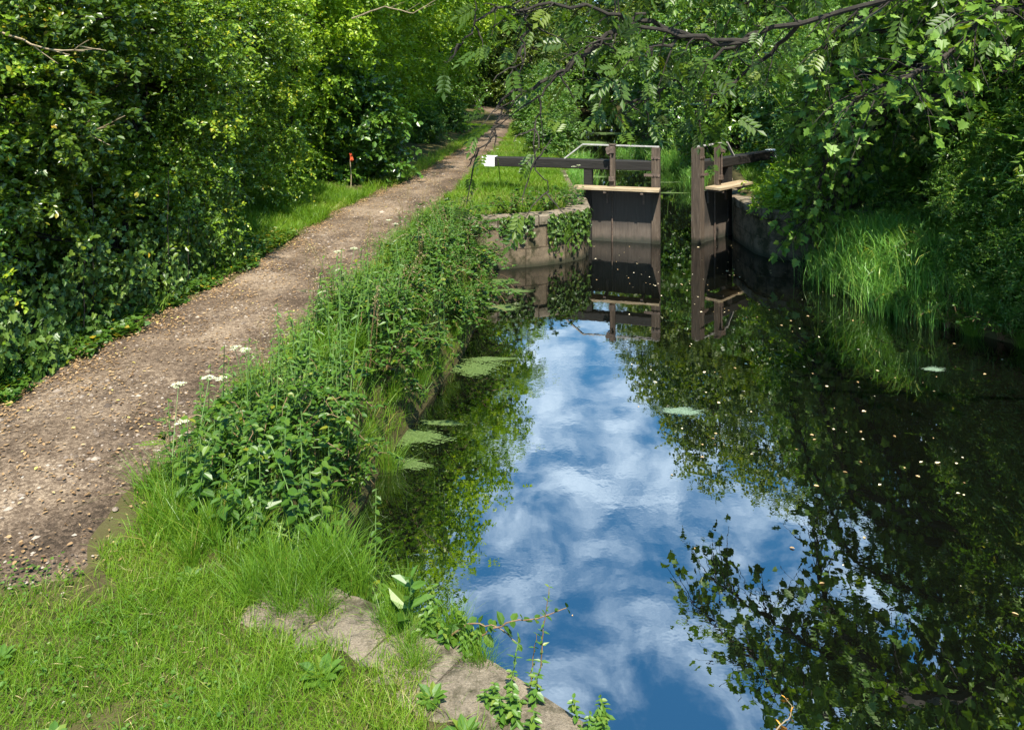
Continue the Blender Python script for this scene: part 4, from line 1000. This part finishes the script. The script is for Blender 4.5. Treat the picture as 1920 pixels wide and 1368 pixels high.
# ------------------------------------------------------------------ reeds
def reeds(seed, n=300, h=(.5, 1.25), spread=.34, w=.014, lean=.35):
    r = np.random.default_rng(seed); f = MB()
    P = np.concatenate([r.normal(scale=spread, size=(n, 2)), np.full((n, 1), -.08)], 1)
    blades(f, P, r.uniform(*h, n), r.normal(scale=lean, size=(n, 2)), w * r.uniform(.6, 1.2, n), np.clip(r.normal(.45, .2, n), 0, 1), r=r)
    # leaf blades leaving the stems sideways
    m = n * 2; k = r.integers(0, n, m); a = r.uniform(0, 6.28, m)
    Q = P[k] + np.stack([np.zeros(m), np.zeros(m), r.uniform(.2, .75, m)], 1)
    blades(f, Q, r.uniform(.2, .42, m), np.stack([np.cos(a), np.sin(a)], 1) * r.uniform(.6, 1.3, (m, 1)), w * .9, np.clip(r.normal(.5, .2, m), 0, 1), r=r)
    return f
ree = [Placer(tus_thing('reed_clump', 'blue green reed clump at the water edge right of the gates', 'reeds', 'reeds on the right bank before the wall', reeds(170 + i), M['reed'])) for i in range(2)]
for i, (x, y, s) in enumerate([(5.75, 13.9, .9), (5.95, 13.3, 1.0), (6.0, 12.7, 1.0), (6.25, 14.3, 1.05), (6.5, 13.5, 1.1), (6.35, 12.5, 1.0), (6.6, 12.0, .65), (6.9, 12.8, .8), (6.4, 14.9, 1.0), (6.75, 11.5, .55), (5.85, 14.5, .85), (6.95, 11.05, .5), (7.25, 10.6, .5), (7.45, 10.2, .45), (7.7, 9.6, .5), (6.1, 13.6, 1.1), (5.95, 12.4, .7), (6.3, 11.95, .65)]):
    ree[i % 2]((x, y, max(gz(x, y), -.02)), rb.uniform(0, 6.28), s * .84)
for i, (x, y, s) in enumerate([(6.1, 26.5, .8), (6.6, 28.4, .9), (6.4, 31.5, .9), (6.2, 33.5, .8), (5.7, 35.5, .8), (6.6, 36, 1.0), (6.9, 30.2, 1.0), (5.0, 35.0, .6), (7.3, 34.2, 1.0)]):
    ree[i % 2]((x, y, max(gz(x, y), -.02)), rb.uniform(0, 6.28), s, 'reed clump standing in the upper water beyond the gap between the gates', 'reeds beyond the lock gates')
for i, (x, y, s) in enumerate([(2.0, 25.6, .8), (2.2, 27.6, .9), (2.5, 31, .9), (2.2, 29.5, .8)]):
    ree[i % 2]((x, y, max(gz(x, y), -.02)), rb.uniform(0, 6.28), s, 'reed tuft at the left water edge beyond the left gate', 'reeds at the left edge beyond the lock')

for i in range(16):
    y = 8.4 + i * .27; x = float(Rx(y)) + rb.uniform(-.12, .12)
    (tus if i % 2 else bra)[i // 2 % 2]((x, y, .02), rb.uniform(0, 6.28), rb.uniform(.6, .9), 'drooping grass tuft at the shaded right water edge' if i % 2 else 'bramble mound in deep shade on the right bank', 'grass tufts on the right bank' if i % 2 else 'bramble mounds on the right bank')
for i in range(22):
    y = rb.uniform(8.2, 13.5); x = float(Rx(y)) + rb.uniform(-.05, .9); q = (bra, net, tus)[i % 3]
    q[i % 2]((x, y, max(gz(x, y), .02)), rb.uniform(0, 6.28), rb.uniform(.6, .95), ('bramble mound in deep shade on the right bank', 'dark nettle clump in the shade on the right bank', 'drooping grass tuft at the shaded right water edge')[i % 3], ('bramble mounds on the right bank', 'nettles on the right bank', 'grass tufts on the right bank')[i % 3])
# ------------------------------------------------------------------ grass as stuff
def scatter_grass(name, label, boxes, dens, h, w, mat, seed, keep=None, lean=.5, cat='grass'):
    r = np.random.default_rng(seed); f = MB()
    for (x0, x1, y0, y1, k) in boxes:
        n = int((x1 - x0) * (y1 - y0) * dens * k); P = np.stack([r.uniform(x0, x1, n), r.uniform(y0, y1, n)], 1)
        if keep is not None: P = P[keep(P[:, 0], P[:, 1], r)]
        z = height(P[:, 0], P[:, 1]); z = np.where((P[:, 1] < 4.62) & (P[:, 0] > Lx(P[:, 1]) - .95), np.maximum(z, .956), z); ok = z > .03; P, z = P[ok], z[ok]; n = len(P)
        patch = .5 + .5 * wob(P[:, 0], P[:, 1], 1.3, seed)
        H = r.uniform(*h, n) * (.55 + .75 * patch)
        patch2 = .5 + .5 * wob(P[:, 0], P[:, 1], .7, seed + 3)
        T = np.clip(.10 + .35 * (1 - patch) + .40 * patch2 + r.normal(scale=.2, size=n), 0, 1)
        blades(f, np.concatenate([P, z[:, None] - .01], 1), H, r.normal(scale=lean, size=(n, 2)), r.uniform(.6, 1.2, n) * w, T, r=r)
    return tag(f.build(name, mat), label, cat, kind='stuff')

def lawn_keep(x, y, r):
    w_ = wob(x, y, 2.1, 1.0) * .5 + wob(x, y, .8, 4) * .5
    ed = np.clip((y - 4.0 - .14 * wob(x, y, 2.0)) / .42, 0, 1) * (x < pr(y) - .10 + .09 * wob(x, y, 2.7))
    edge = r.random(len(x)) < ed * 1.02
    inwater = x > Lx(y) - np.where(y < 4.4, .05, .02)
    stone = (x > Lx(y) - .56 - .22 * wob(x, y, 3.3)) & (((x > -.36) & (x < .6)) | ((x > -.92 + .1 * wob(x, y, 5)) & (x < -.68))) & (y < 4.4)
    bare = (w_ < -.22) & (r.random(len(x)) < .80)
    return ~edge & ~inwater & ~(stone & (r.random(len(x)) < .93)) & ~bare
scatter_grass('lawn_grass', 'short bright green lawn grass in the foreground', [(-3.8, .9, 2.9, 4.75, 1)], 11500, (.03, .115), .0036, M['lawn'], 201, lawn_keep, .6)
def bank_keep(x, y, r):
    return (x > pr(y) + .02 + .08 * wob(x, y, 2)) & (x < Lx(y) + .2)
scatter_grass('bank_grass', 'long grass between the plants of the canal bank', [(-2.3, .1, 4.5, 9, 1.0), (-2.1, .1, 9, 15.2, .8)], 1500, (.12, .36), .007, M['grass'], 202, bank_keep, .5)
def verge_keep(x, y, r):
    e = pl(y) + .1 * wob(x, y, 1.4)
    d = e - x
    dens = np.where((y > 11.8) & (y < 18.6), 1.0, np.where(y < 11.8, .10 + .35 * (wob(x, y, 1.1, 2) > .45), .8))
    return (d > -.02) & (d < np.where((y > 11.8) & (y < 18.6), 2.0, .55)) & (r.random(len(x)) < dens)
scatter_grass('verge_grass', 'bright grass verge at the foot of the hedge', [(-6.0, -3.2, 5, 19, 1.0), (-5, -.9, 19, 42, .35)], 1500, (.12, .30), .010, M['lawn'], 203, verge_keep, .5)
def lock_keep(x, y, r):
    worn = (np.abs(y - 17.4 - .25 * np.sin(x * 2)) < .33) & (x < 1.2) & (r.random(len(x)) < .8)
    return (x > pr(y) + .05 + .15 * wob(x, y, 1.1)) & (x < Lx(np.minimum(y, 40)) - np.where(y < 18.3, .42, np.where(y < 24.4, .04, 0))) & ~worn & ~((y < 16.2) & (y < 15.35 + .3 * (x + .5)))
scatter_grass('lockside_grass', 'sunlit grass beside the left lock gate', [(-1.9, 1.6, 15.2, 24.5, 1.0), (-1.5, 3.0, 24.5, 46, .45)], 1300, (.06, .24), .011, M['lawn'], 204, lock_keep, .55)
def right_keep(x, y, r): return x > Rx(y) + .05
scatter_grass('right_bank_grass', 'grass on the shaded right bank by the lock wall', [(5.2, 8.5, 16.3, 26, 1.0), (5.6, 9.0, 9, 15.6, .8)], 500, (.15, .40), .011, M['grass'], 205, lambda x, y, r: x > Rx(y) + np.where(y > 15.7, .45, .05), .5)

# ground-cover leaves at the hedge foot
r = np.random.default_rng(207); f = MB(); n = 9000
y = r.uniform(5.5, 12.2, n); d = np.abs(r.normal(scale=.34, size=n)); x = pl(y) + .10 - d + .16 * wob(y, y, 1.7)
kp = r.random(n) < np.clip(.28 + .75 * wob(x, y, 1.5, 2) + d * .5, .03, .8); x, y = x[kp], y[kp]; n = len(x)
z = height(x, y) + r.uniform(.01, .12, n)
f.inst(np.stack([x, y, z], 1), np.concatenate([r.normal(size=(n, 2)), r.normal(scale=.2, size=(n, 1))], 1), np.array([0, 0, 1.0]) + r.normal(scale=.4, size=(n, 3)), r.uniform(.035, .075, n), T_IVY, np.clip(r.normal(.6, .25, n), 0, 1))
n = 2600; y = r.uniform(11.6, 13.6, n); x = pl(y) - r.uniform(-.05, .7, n); z = height(x, y) + r.uniform(.02, .16, n)
f.inst(np.stack([x, y, z], 1), np.concatenate([r.normal(size=(n, 2)), r.normal(scale=.2, size=(n, 1))], 1), np.array([0, 0, 1.0]) + r.normal(scale=.4, size=(n, 3)), r.uniform(.04, .09, n), T_OV, np.clip(r.normal(.8, .15, n), 0, 1))
tag(f.build('ground_cover', M['nettle']), 'leafy ground cover along the hedge foot', 'ground cover', kind='stuff')

# stones and dry leaves on the path
def on_path(n, r, y0, y1, pw=1.0):
    y = y0 + (y1 - y0) * r.uniform(0, 1, n) ** pw; a = r.uniform(0, 1, n)
    return y, a
r = np.random.default_rng(211); f = MB()
ph = (1 + 5 ** .5) / 2
OCT = (A([1, 0, 0], [0, 1, 0], [-1, 0, 0], [0, -1, 0], [.15, .1, .55], [.7, .7, .0], [-.7, .72, 0], [-.68, -.7, 0], [.72, -.66, 0]), [(0, 5, 4), (5, 1, 4), (1, 6, 4), (6, 2, 4), (2, 7, 4), (7, 3, 4), (3, 8, 4), (8, 0, 4)])
n = 13000; y, a = on_path(n, r, 4.2, 22, 1.5); x = pl(y) + (pr(y) - pl(y)) * a
kq = wob(x, y, 1.2, 9) + .5 * wob(x, y, 4.2, 1) > r.normal(.05, .45, n); x, y, a = x[kq], y[kq], a[kq]
ok = x > -5.2; x, y = x[ok], y[ok]; n = len(x)
z = GZ + .008 + .035 * np.sin(np.clip((x - pl(y)) / (pr(y) - pl(y)), 0, 1) * math.pi)
near = np.clip(1.3 - y / 14, .25, 1)
f.inst(np.stack([x, y, z], 1), np.concatenate([r.normal(size=(n, 2)), np.zeros((n, 1))], 1), np.array([0, 0, 1.0]) + r.normal(scale=.12, size=(n, 3)), r.lognormal(-4.75, .5, n), OCT, r.uniform(0, 1, n), wide=r.uniform(.5, 1, n))
tag(f.build('path_stones', M['stone_chip']), 'loose stone chips on the towpath', 'gravel', kind='stuff')
f = MB(); n = 30000; y, a = on_path(n, r, 4.4, 30, 1.4)
a = np.where(r.random(n) < .62, np.abs(r.normal(scale=.20, size=n)) - .08, a)
kq = wob(pl(y) + 3 * a, y, 1.9, 6) > r.normal(-.1, .5, n); y, a = y[kq], a[kq]; n = len(y)
x = pl(y) + (pr(y) - pl(y)) * a; ok = (x > -5.4); x, y = x[ok], y[ok]; n = len(x)
z = np.maximum(height(x, y), GZ) + .016 + .035 * np.sin(np.clip((x - pl(y)) / (pr(y) - pl(y)), 0, 1) * math.pi) + r.uniform(0, .006, n)
f.inst(np.stack([x, y, z], 1), np.concatenate([r.normal(size=(n, 2)), r.normal(scale=.15, size=(n, 1))], 1), np.array([0, 0, 1.0]) + r.normal(scale=.22, size=(n, 3)), r.uniform(.012, .040, n), T_OV, np.clip(r.normal(.40, .26, n), 0, 1))
tag(f.build('leaf_litter', M['litter']), 'dry fallen leaves scattered over the towpath', 'fallen leaves', kind='stuff')
f = MB(); n = 5200; x = r.uniform(-3.4, .3, n); y = r.uniform(3.0, 4.5, n); kq = (wob(x, y, 1.6, 12) > r.normal(.35, .25, n)) & (x < Lx(y) - .25); x, y = x[kq], y[kq]; n = len(x)
f.inst(np.stack([x, y, height(x, y) + r.uniform(.02, .06, n)], 1), np.concatenate([r.normal(size=(n, 2)), r.normal(scale=.15, size=(n, 1))], 1), np.array([0, 0, 1.0]) + r.normal(scale=.3, size=(n, 3)), r.uniform(.012, .026, n), T_OV, np.clip(r.normal(.5, .2, n), 0, .97), wide=1.5)
tag(f.build('clover_leaves', M['weed']), 'small round clover leaves mixed into the lawn', 'clover', kind='stuff')
# clippings on the lawn
f = MB(); n = 420; x = r.uniform(-3.2, .2, n); y = r.uniform(3.1, 4.4, n); ok = x < Lx(y) - .05; x, y = x[ok], y[ok]; n = len(x)
f.inst(np.stack([x, y, height(x, y) + r.uniform(.015, .05, n)], 1), np.concatenate([r.normal(size=(n, 2)), r.normal(scale=.25, size=(n, 1))], 1), np.array([0, 0, 1.0]) + r.normal(scale=.3, size=(n, 3)), r.uniform(.03, .075, n), T_LA, r.uniform(0, .7, n), wide=.3)
tag(f.build('dry_grass', M['straw']), 'pale dry clippings lying in the lawn', 'dry grass', kind='stuff')

# ------------------------------------------------------------------ foreground weeds on the stone edge
def shoot(name, label, cat, pts, leafsize, n, tpl, mat, seed, stem='stem', rad=.004, pair=True, wide=1.0, upn=1.0):
    r = np.random.default_rng(seed); root = thing(name, label, cat, group=None); s, f = MB(), MB()
    P = resample(np.array(pts, float), .03); P[1:-1] += r.normal(scale=.003, size=(len(P) - 2, 3)); m = len(P)
    s.tube(P, np.linspace(rad, rad * .4, m), 5)
    u = np.linspace(.06, 1, n); t = np.linspace(0, 1, m); LP = np.stack([np.interp(u, t, P[:, i]) for i in range(3)], 1)
    T = norm(P[-1] - P[0])
    side = norm(np.cross(T, [.2, .9, .1]))
    for k, sg in enumerate((1, -1) if pair else (1,)):
        a = np.arange(n) * 1.57; b2 = norm(np.cross(T, side))
        U = (np.cos(a)[:, None] * side + np.sin(a)[:, None] * b2) * sg + T * .35 + r.normal(scale=.25, size=(n, 3))
        f.inst(LP, U, np.array([0, 0, upn]) + T * .4 + r.normal(scale=.3, size=(n, 3)), leafsize * (1.1 - .55 * u) * r.uniform(.7, 1.2, n), tpl, np.clip(r.normal(.55, .2, n), 0, .97), wide=wide)
    s.build('stem', M[stem], root); f.build('leaves', M[mat], root)
    return root
shoot('loosestrife_stem', 'tallest thin reddish stem rising from the coping over the water', 'wild plant', [(.10, 3.56, .86), (.125, 3.56, 1.05), (.14, 3.55, 1.22), (.165, 3.55, 1.43)], .042, 17, T_LA, 'weed', 301, 'redstem', wide=2.0)
shoot('loosestrife_stem', 'shorter reddish stem close beside the tallest one', 'wild plant', [(.07, 3.60, .86), (.085, 3.6, 1.0), (.11, 3.58, 1.2)], .04, 11, T_LA, 'weed', 302, 'redstem', wide=2.0)
shoot('loosestrife_stem', 'small leafy stem left of the tall reddish stems', 'wild plant', [(-.0, 3.66, .88), (.012, 3.66, 1.0), (.03, 3.66, 1.13)], .05, 8, T_LA, 'weed', 303, wide=1.8)
shoot('bramble_shoot', 'arching bramble shoot reaching out over the water', 'bramble', [(-.25, 3.86, .92), (-.12, 3.84, 1.03), (.02, 3.82, 1.10), (.14, 3.8, 1.12), (.26, 3.8, 1.17)], .065, 11, T_OV, 'nettle', 304, 'redstem', .005, wide=1.25)
shoot('bramble_shoot', 'lower leafy bramble shoot over the stone edge', 'bramble', [(-.35, 3.9, .92), (-.22, 3.88, 1.04), (-.08, 3.84, 1.06), (.03, 3.8, 1.0)], .07, 9, T_OV, 'nettle', 305, 'redstem', .005, wide=1.25)
shoot('dock_plant', 'pale upright dock leaf standing on the stone edge', 'wild plant', [(-.52, 4.0, .92), (-.515, 4.0, 1.05), (-.50, 4.0, 1.19)], .16, 6, T_OV, 'weed', 306, wide=.8, upn=.2)
weedp = Placer(plant('weed_tuft', 'leafy weed tuft rooted in the joints of the stone edge', 'weeds', 'weed tufts on the stone edge', *nettle(310, 9, (.08, .24), .075, spread=.10), M['weed']))
for (x, y, s, lb) in [(-.42, 3.97, 1.1, None), (-.62, 4.12, .7, None), (.0, 3.45, 1.0, 'lobed leafy weed on the slab below the reddish stems'), (-.08, 3.52, .8, 'small leafy weed at the inner side of the slab'), (.34, 3.36, .8, 'leafy weed tip at the bottom corner of the stone edge'), (-.22, 3.84, .9, None)]:
    weedp((x, y, .93), rb.uniform(0, 6.28), s * .78, lb)
for (x, y, s) in [(-1.05, 4.25, .6), (-1.25, 4.3, .6), (-.98, 4.1, .45), (-1.15, 4.1, .5), (-1.35, 4.2, .6), (-.5, 3.85, .4), (-.45, 3.72, .4), (-1.12, 4.33, .6), (-1.02, 4.42, .55), (-1.3, 4.42, .65), (-1.2, 4.2, .5), (-.62, 4.02, .45), (-.55, 3.95, .4), (-1.4, 4.3, .5), (-.55, 4.15, .55), (-.95, 4.42, .7), (-.3, 3.95, .5), (-.82, 4.3, .6), (-1.05, 4.5, .8), (-.15, 3.75, .4)]:
    tus[1]((x, y, .92), rb.uniform(0, 6.28), s, 'grass tuft sprouting beside the stone slabs', 'grass tufts by the stone edge')
# broad leaved rosettes in the lawn
def rosette(seed, n=16):
    r = np.random.default_rng(seed); f = MB(); a = np.arange(n) * 2.4; u = r.uniform(.0, .55, n)
    f.inst(np.stack([np.cos(a) * .01, np.sin(a) * .01, np.full(n, .02)], 1), np.stack([np.cos(a), np.sin(a), u], 1), np.array([0, 0, 1.0]) + r.normal(scale=.2, size=(n, 3)), r.uniform(.05, .085, n), T_OV, np.clip(r.normal(.6, .2, n), 0, .97))
    return f
ros = Placer(tus_thing('dock_rosette', 'low broad leaved weed rosette growing in the lawn', 'weed', 'weed rosettes in the lawn', rosette(320), M['weed']))
for (x, y, s) in [(-.86, 3.62, 1.3), (-1.05, 4.05, 1.0), (-2.4, 3.75, .9), (-.35, 3.5, .9), (-.9, 4.25, 1.0), (-1.75, 4.35, .9), (-.2, 3.3, 1.0), (-1.9, 3.3, .8)]:
    ros((x, y, gz(x, y) + .01), rb.uniform(0, 6.28), s)

# ------------------------------------------------------------------ floating things
def patch(name, label, cat, group, x, y, a, b, seed, mat, rz=0):
    """a raft of floating weed: one thin sheet with a ragged edge, holes and loose crumbs"""
    n = 64; g = np.linspace(-1.35, 1.35, n + 1); U, V = np.meshgrid(g, g)
    c = (g[1:] + g[:-1]) / 2; CU, CV = np.meshgrid(c, c); r = np.random.default_rng(seed)
    q = np.sqrt(CU ** 2 + CV ** 2) + .30 * wob(CU, CV, 1.3, seed) + .16 * wob(CU, CV, 3.4, seed * 2) + .26 * wob(CU, CV, 8.0, seed * 3) + r.normal(scale=.15, size=CU.shape)
    I, J = np.nonzero(q < .82)
    U = U + r.normal(scale=.008, size=U.shape); V = V + r.normal(scale=.008, size=V.shape)
    Z = .004 + .0015 * r.random(U.shape)
    P = np.stack([U * a, V * b, Z], -1).reshape(-1, 3); w = n + 1
    F = np.stack([I * w + J, I * w + J + 1, (I + 1) * w + J + 1, (I + 1) * w + J], 1)
    used, inv = np.unique(F, return_inverse=True); F = inv.reshape(-1, 4)
    mb = MB(); mb.v.append(P[used]); mb.n = len(used); mb.t.append(np.full(len(used), .5)); mb.l.append(F.reshape(-1)); mb.c.append(np.full(len(F), 4)); mb.m.append(np.zeros(len(F), int))
    o = mb.build(name, mat, loc=(x, y, 0)); o.rotation_euler = (0, 0, rz); return tag(o, label, cat, group)
DG = 'duckweed mats along the left water edge'
for i, (x, y, a, b) in enumerate([(-.25, 14.3, .35, .22), (-.02, 13.7, .38, .14), (-.15, 12.7, .3, .2), (-.45, 10.1, .32, .28), (-.28, 10.4, .38, .08), (-1.0, 8.15, .36, .2), (-1.05, 7.6, .28, .14), (-.75, 8.5, .25, .08)]):
    patch('duckweed_mat', 'flat yellow green duckweed mat on the water below the bank plants', 'duckweed', DG, x, y, a, b, 400 + i, M['duckweed'])
patch('algae_mat', 'pale oval algae raft alone on the open water', 'algae', None, 1.87, 8.8, .24, .12, 420, M['algae'])
patch('algae_mat', 'small greenish algae raft on the dark water at right', 'algae', None, 5.3, 10.05, .14, .08, 421, M['algae'])
for i, (x, y, a, b) in enumerate([(4.3, 43, 1.0, 1.6), (6.5, 50, 1.5, 1.2), (5.2, 36, .9, .35), (3.0, 29, .5, .35), (4.8, 31, .8, .25), (6.6, 41, .9, .5), (5.4, 27.5, .7, .2), (5.0, 25, .5, .15)]):
    patch('duckweed_mat', 'duckweed mat on the upper canal beyond the lock gates', 'duckweed', 'duckweed mats beyond the lock', x, y, a, b, 430 + i, M['duckweed'])
# floating leaves, one object each
fr = np.random.default_rng(500); meshes = []
for i in range(4):
    mb = MB(); mb.inst([(0, 0, .004)], np.array([1., 0, 0]), np.array([0, 0, 1.0]), 1.0, (T_OV, T_SYC, T_RH, T_OV)[i], .25 + .23 * i); mb.t = [np.full(mb.n, (.35, .75, .95, .1)[i])]
    meshes.append(mb.mesh('floating_leaf', M['floatleaf']))
rafts = [(fr.uniform(1.6, 6.0), fr.uniform(4.5, 16.8)) for _ in range(16)]
cnt = 0
while cnt < 190:
    zone = fr.random()
    if zone < .38: x, y = fr.uniform(1.4, 5.4), fr.uniform(12.5, 17.4)
    elif zone < .86: x, y = fr.uniform(1.6, 6.6), fr.uniform(4.0, 12.5)
    else: x, y = fr.uniform(-.6, 3.2), fr.uniform(3.9, 13)
    if fr.random() < .45:
        q = rafts[int(fr.integers(0, 16))]; x, y = q[0] + fr.normal(0, .45), q[1] + fr.normal(0, .28)
    if x < Lx(y) + .1 or x > Rx(y) - .1 or x > .66 * y: continue
    k = int(fr.choice([0, 1, 2, 3], p=[.36, .17, .27, .20]))
    o = bpy.data.objects.new('floating_leaf', meshes[k]); COL.objects.link(o)
    s = fr.uniform(.014, .048) * (1.2 if k == 1 else 1); o.scale = (s, s, s); o.location = (x, y, .003); o.rotation_euler = (fr.normal(0, .12), fr.normal(0, .12), fr.uniform(0, 6.28))
    tag(o, 'small fallen leaf floating on the canal water', 'floating leaf', 'fallen leaves floating on the canal'); cnt += 1
# sunken twig with orange leaves at lower right
t = shoot('floating_twig', 'curled dead twig with orange leaves floating at the lower right', 'twig', [(1.42, 4.42, .01), (1.50, 4.52, .015), (1.60, 4.60, .012), (1.64, 4.68, .01), (1.62, 4.74, .01)], .05, 4, T_OV, 'orange', 330, 'twig', .004)

# ------------------------------------------------------------------ stake with red tag, bare hedge branches
st = thing('marker_stake', 'thin bare stake with a red tag at the hedge foot', 'stake', (-3.82, 18.95, GZ - .1))
mb = MB(); mb.tube([(0, 0, 0), (.012, 0, .4), (-.012, .0, .80), (-.02, 0, 1.0)], [.014, .013, .011, .009], 6); mb.build('stake', M['twig'], st)
mb = MB(); q = [(-.03, -.02, .99), (.02, -.035, 1.0), (.045, -.03, .93), (.075, -.045, .83), (.035, -.02, .79), (-.005, -.035, .82), (-.015, -.02, .9)]
mb.add(q + [(a, b + .02, c) for a, b, c in q], [tuple(range(7)), tuple(range(7, 14))[::-1]] + [(i, 7 + i, 7 + (i + 1) % 7, (i + 1) % 7) for i in range(7)]); mb.build('red_tag', M['red'], st)
def bare(label, pts, rad, seed):
    r = np.random.default_rng(seed); mb = MB(); P = resample(np.array(pts, float), .08); P[1:] += np.cumsum(r.normal(scale=.006, size=(len(P) - 1, 3)), 0)
    mb.tube(P, np.linspace(rad, .004, len(P)), 5)
    for k in np.linspace(len(P) * .35, len(P) - 3, 5).astype(int):
        d = norm(P[-1] - P[0] + r.normal(scale=.5, size=3)); mb.tube([P[k], P[k] + d * .15 + [0, 0, .02], P[k] + d * .32 + [0, 0, .05]], [.006, .005, .003], 4)
    tag(mb.build('bare_branch', M['twig']), label, 'branch')
bare('bare pale branch poking out high on the left hedge', [px(-10, 55, 7.4), px(60, 85, 7.3), px(125, 92, 7.2), px(160, 70, 7.1)], .012, 341)
bare('bare twig sloping through the hedge at mid left', [px(70, 290, 8.6), px(110, 270, 8.4), px(170, 250, 8.2), px(240, 215, 8.1)], .009, 342)
bare('pale dead branch high in the tree over the path', [px(660, 35, 15.5), px(720, 12, 15.3), px(770, 25, 15.2), px(850, -20, 15)], .016, 343)

# ------------------------------------------------------------------ light, sky, camera
EL = math.radians(58); AZ = math.radians(180 - 8)          # clockwise from +Y
sd = Vector((math.sin(AZ) * math.cos(EL), math.cos(AZ) * math.cos(EL), math.sin(EL)))
ld_ = bpy.data.lights.new('sun', 'SUN'); ld_.energy = 5.0; ld_.angle = math.radians(.53); ld_.color = (1, .93, .80)
so = bpy.data.objects.new('sun', ld_); COL.objects.link(so); so.rotation_euler = sd.to_track_quat('Z', 'Y').to_euler(); so.location = (0, -10, 30)

wd = bpy.data.worlds.new('World'); scene.world = wd; wd.use_nodes = True; nt = wd.node_tree; nt.nodes.clear()
out = nt.nodes.new('ShaderNodeOutputWorld'); bg = N(nt, 'ShaderNodeBackground', Strength=.06)
sky = nt.nodes.new('ShaderNodeTexSky'); sky.sky_type = 'NISHITA'; sky.sun_disc = False; sky.sun_elevation = EL; sky.sun_rotation = AZ
tc = N(nt, 'ShaderNodeTexCoord'); sx = N(nt, 'ShaderNodeSeparateXYZ'); nt.links.new(tc.outputs['Generated'], sx.inputs[0])
zz = N(nt, 'ShaderNodeMath', operation='ADD'); zz.inputs[1].default_value = .12; nt.links.new(sx.outputs['Z'], zz.inputs[0])
zm = N(nt, 'ShaderNodeMath', operation='MAXIMUM'); zm.inputs[1].default_value = .05; nt.links.new(zz.outputs[0], zm.inputs[0])
dv = []
for a in ('X', 'Y'):
    q = N(nt, 'ShaderNodeMath', operation='DIVIDE'); nt.links.new(sx.outputs[a], q.inputs[0]); nt.links.new(zm.outputs[0], q.inputs[1]); dv.append(q.outputs[0])
cb = N(nt, 'ShaderNodeCombineXYZ'); nt.links.new(dv[0], cb.inputs[0]); nt.links.new(dv[1], cb.inputs[1])
n1 = N(nt, 'ShaderNodeTexNoise', Scale=7.5, Detail=9, Roughness=.58, Distortion=.35); nt.links.new(cb.outputs[0], n1.inputs['Vector'])
n2 = N(nt, 'ShaderNodeTexNoise', Scale=.9, Detail=3, Roughness=.5); nt.links.new(cb.outputs[0], n2.inputs['Vector'])
av = N(nt, 'ShaderNodeMath', operation='MULTIPLY_ADD'); av.inputs[1].default_value = .42; nt.links.new(n2.outputs['Fac'], av.inputs[0])
hv = N(nt, 'ShaderNodeMath', operation='MULTIPLY'); hv.inputs[1].default_value = .78; nt.links.new(n1.outputs['Fac'], hv.inputs[0]); nt.links.new(hv.outputs[0], av.inputs[2])
mr = N(nt, 'ShaderNodeMapRange'); mr.interpolation_type = 'SMOOTHSTEP'; mr.inputs[1].default_value = .47; mr.inputs[2].default_value = .80; mr.inputs[3].default_value = 0; mr.inputs[4].default_value = .82
ez = N(nt, 'ShaderNodeMath', operation='MULTIPLY_ADD'); ez.inputs[1].default_value = -.34; ez.inputs[2].default_value = .145; nt.links.new(sx.outputs['Z'], ez.inputs[0])
ec = N(nt, 'ShaderNodeMath', operation='ADD'); nt.links.new(av.outputs[0], ec.inputs[0]); nt.links.new(ez.outputs[0], ec.inputs[1])
nt.links.new(ec.outputs[0], mr.inputs[0])
mx = N(nt, 'ShaderNodeMixRGB'); mx.inputs[2].default_value = (12.0, 14.8, 17.4, 1)
nt.links.new(mr.outputs[0], mx.inputs[0]); tn = N(nt, 'ShaderNodeMixRGB', blend_type='MULTIPLY'); tn.inputs[0].default_value = 1; tn.inputs[2].default_value = (.50, 1.45, 1.85, 1)
nt.links.new(sky.outputs[0], tn.inputs[1]); nt.links.new(tn.outputs[0], mx.inputs[1])
nt.links.new(mx.outputs[0], bg.inputs['Color']); nt.links.new(bg.outputs[0], out.inputs['Surface'])

cam = bpy.data.cameras.new('camera'); co_ = bpy.data.objects.new('camera', cam); COL.objects.link(co_)
co_.location = (0, 0, 3.7); co_.rotation_euler = (math.radians(90), 0, 0)
cam.sensor_width = 36; cam.lens = 36 * 1500 / 1920
cam.shift_y = -(684 - 140) / 1920                     # rising-front style shift: verticals stay vertical
cam.clip_end = 2000; cam.clip_start = .05
scene.camera = co_

vs = scene.view_settings; vs.view_transform = 'Standard'; vs.look = 'None'; vs.gamma = 1; vs.use_curve_mapping = False; vs.exposure = 1.4
cy = scene.cycles
cy.max_bounces = 6; cy.diffuse_bounces = 2; cy.glossy_bounces = 3; cy.transmission_bounces = 4; cy.transparent_max_bounces = 4
cy.caustics_reflective = False; cy.caustics_refractive = False; cy.sample_clamp_indirect = 6
cy.use_denoising = True; cy.denoiser = 'OPENIMAGEDENOISE'; cy.denoising_input_passes = 'RGB_ALBEDO_NORMAL'; cy.denoising_prefilter = 'ACCURATE'
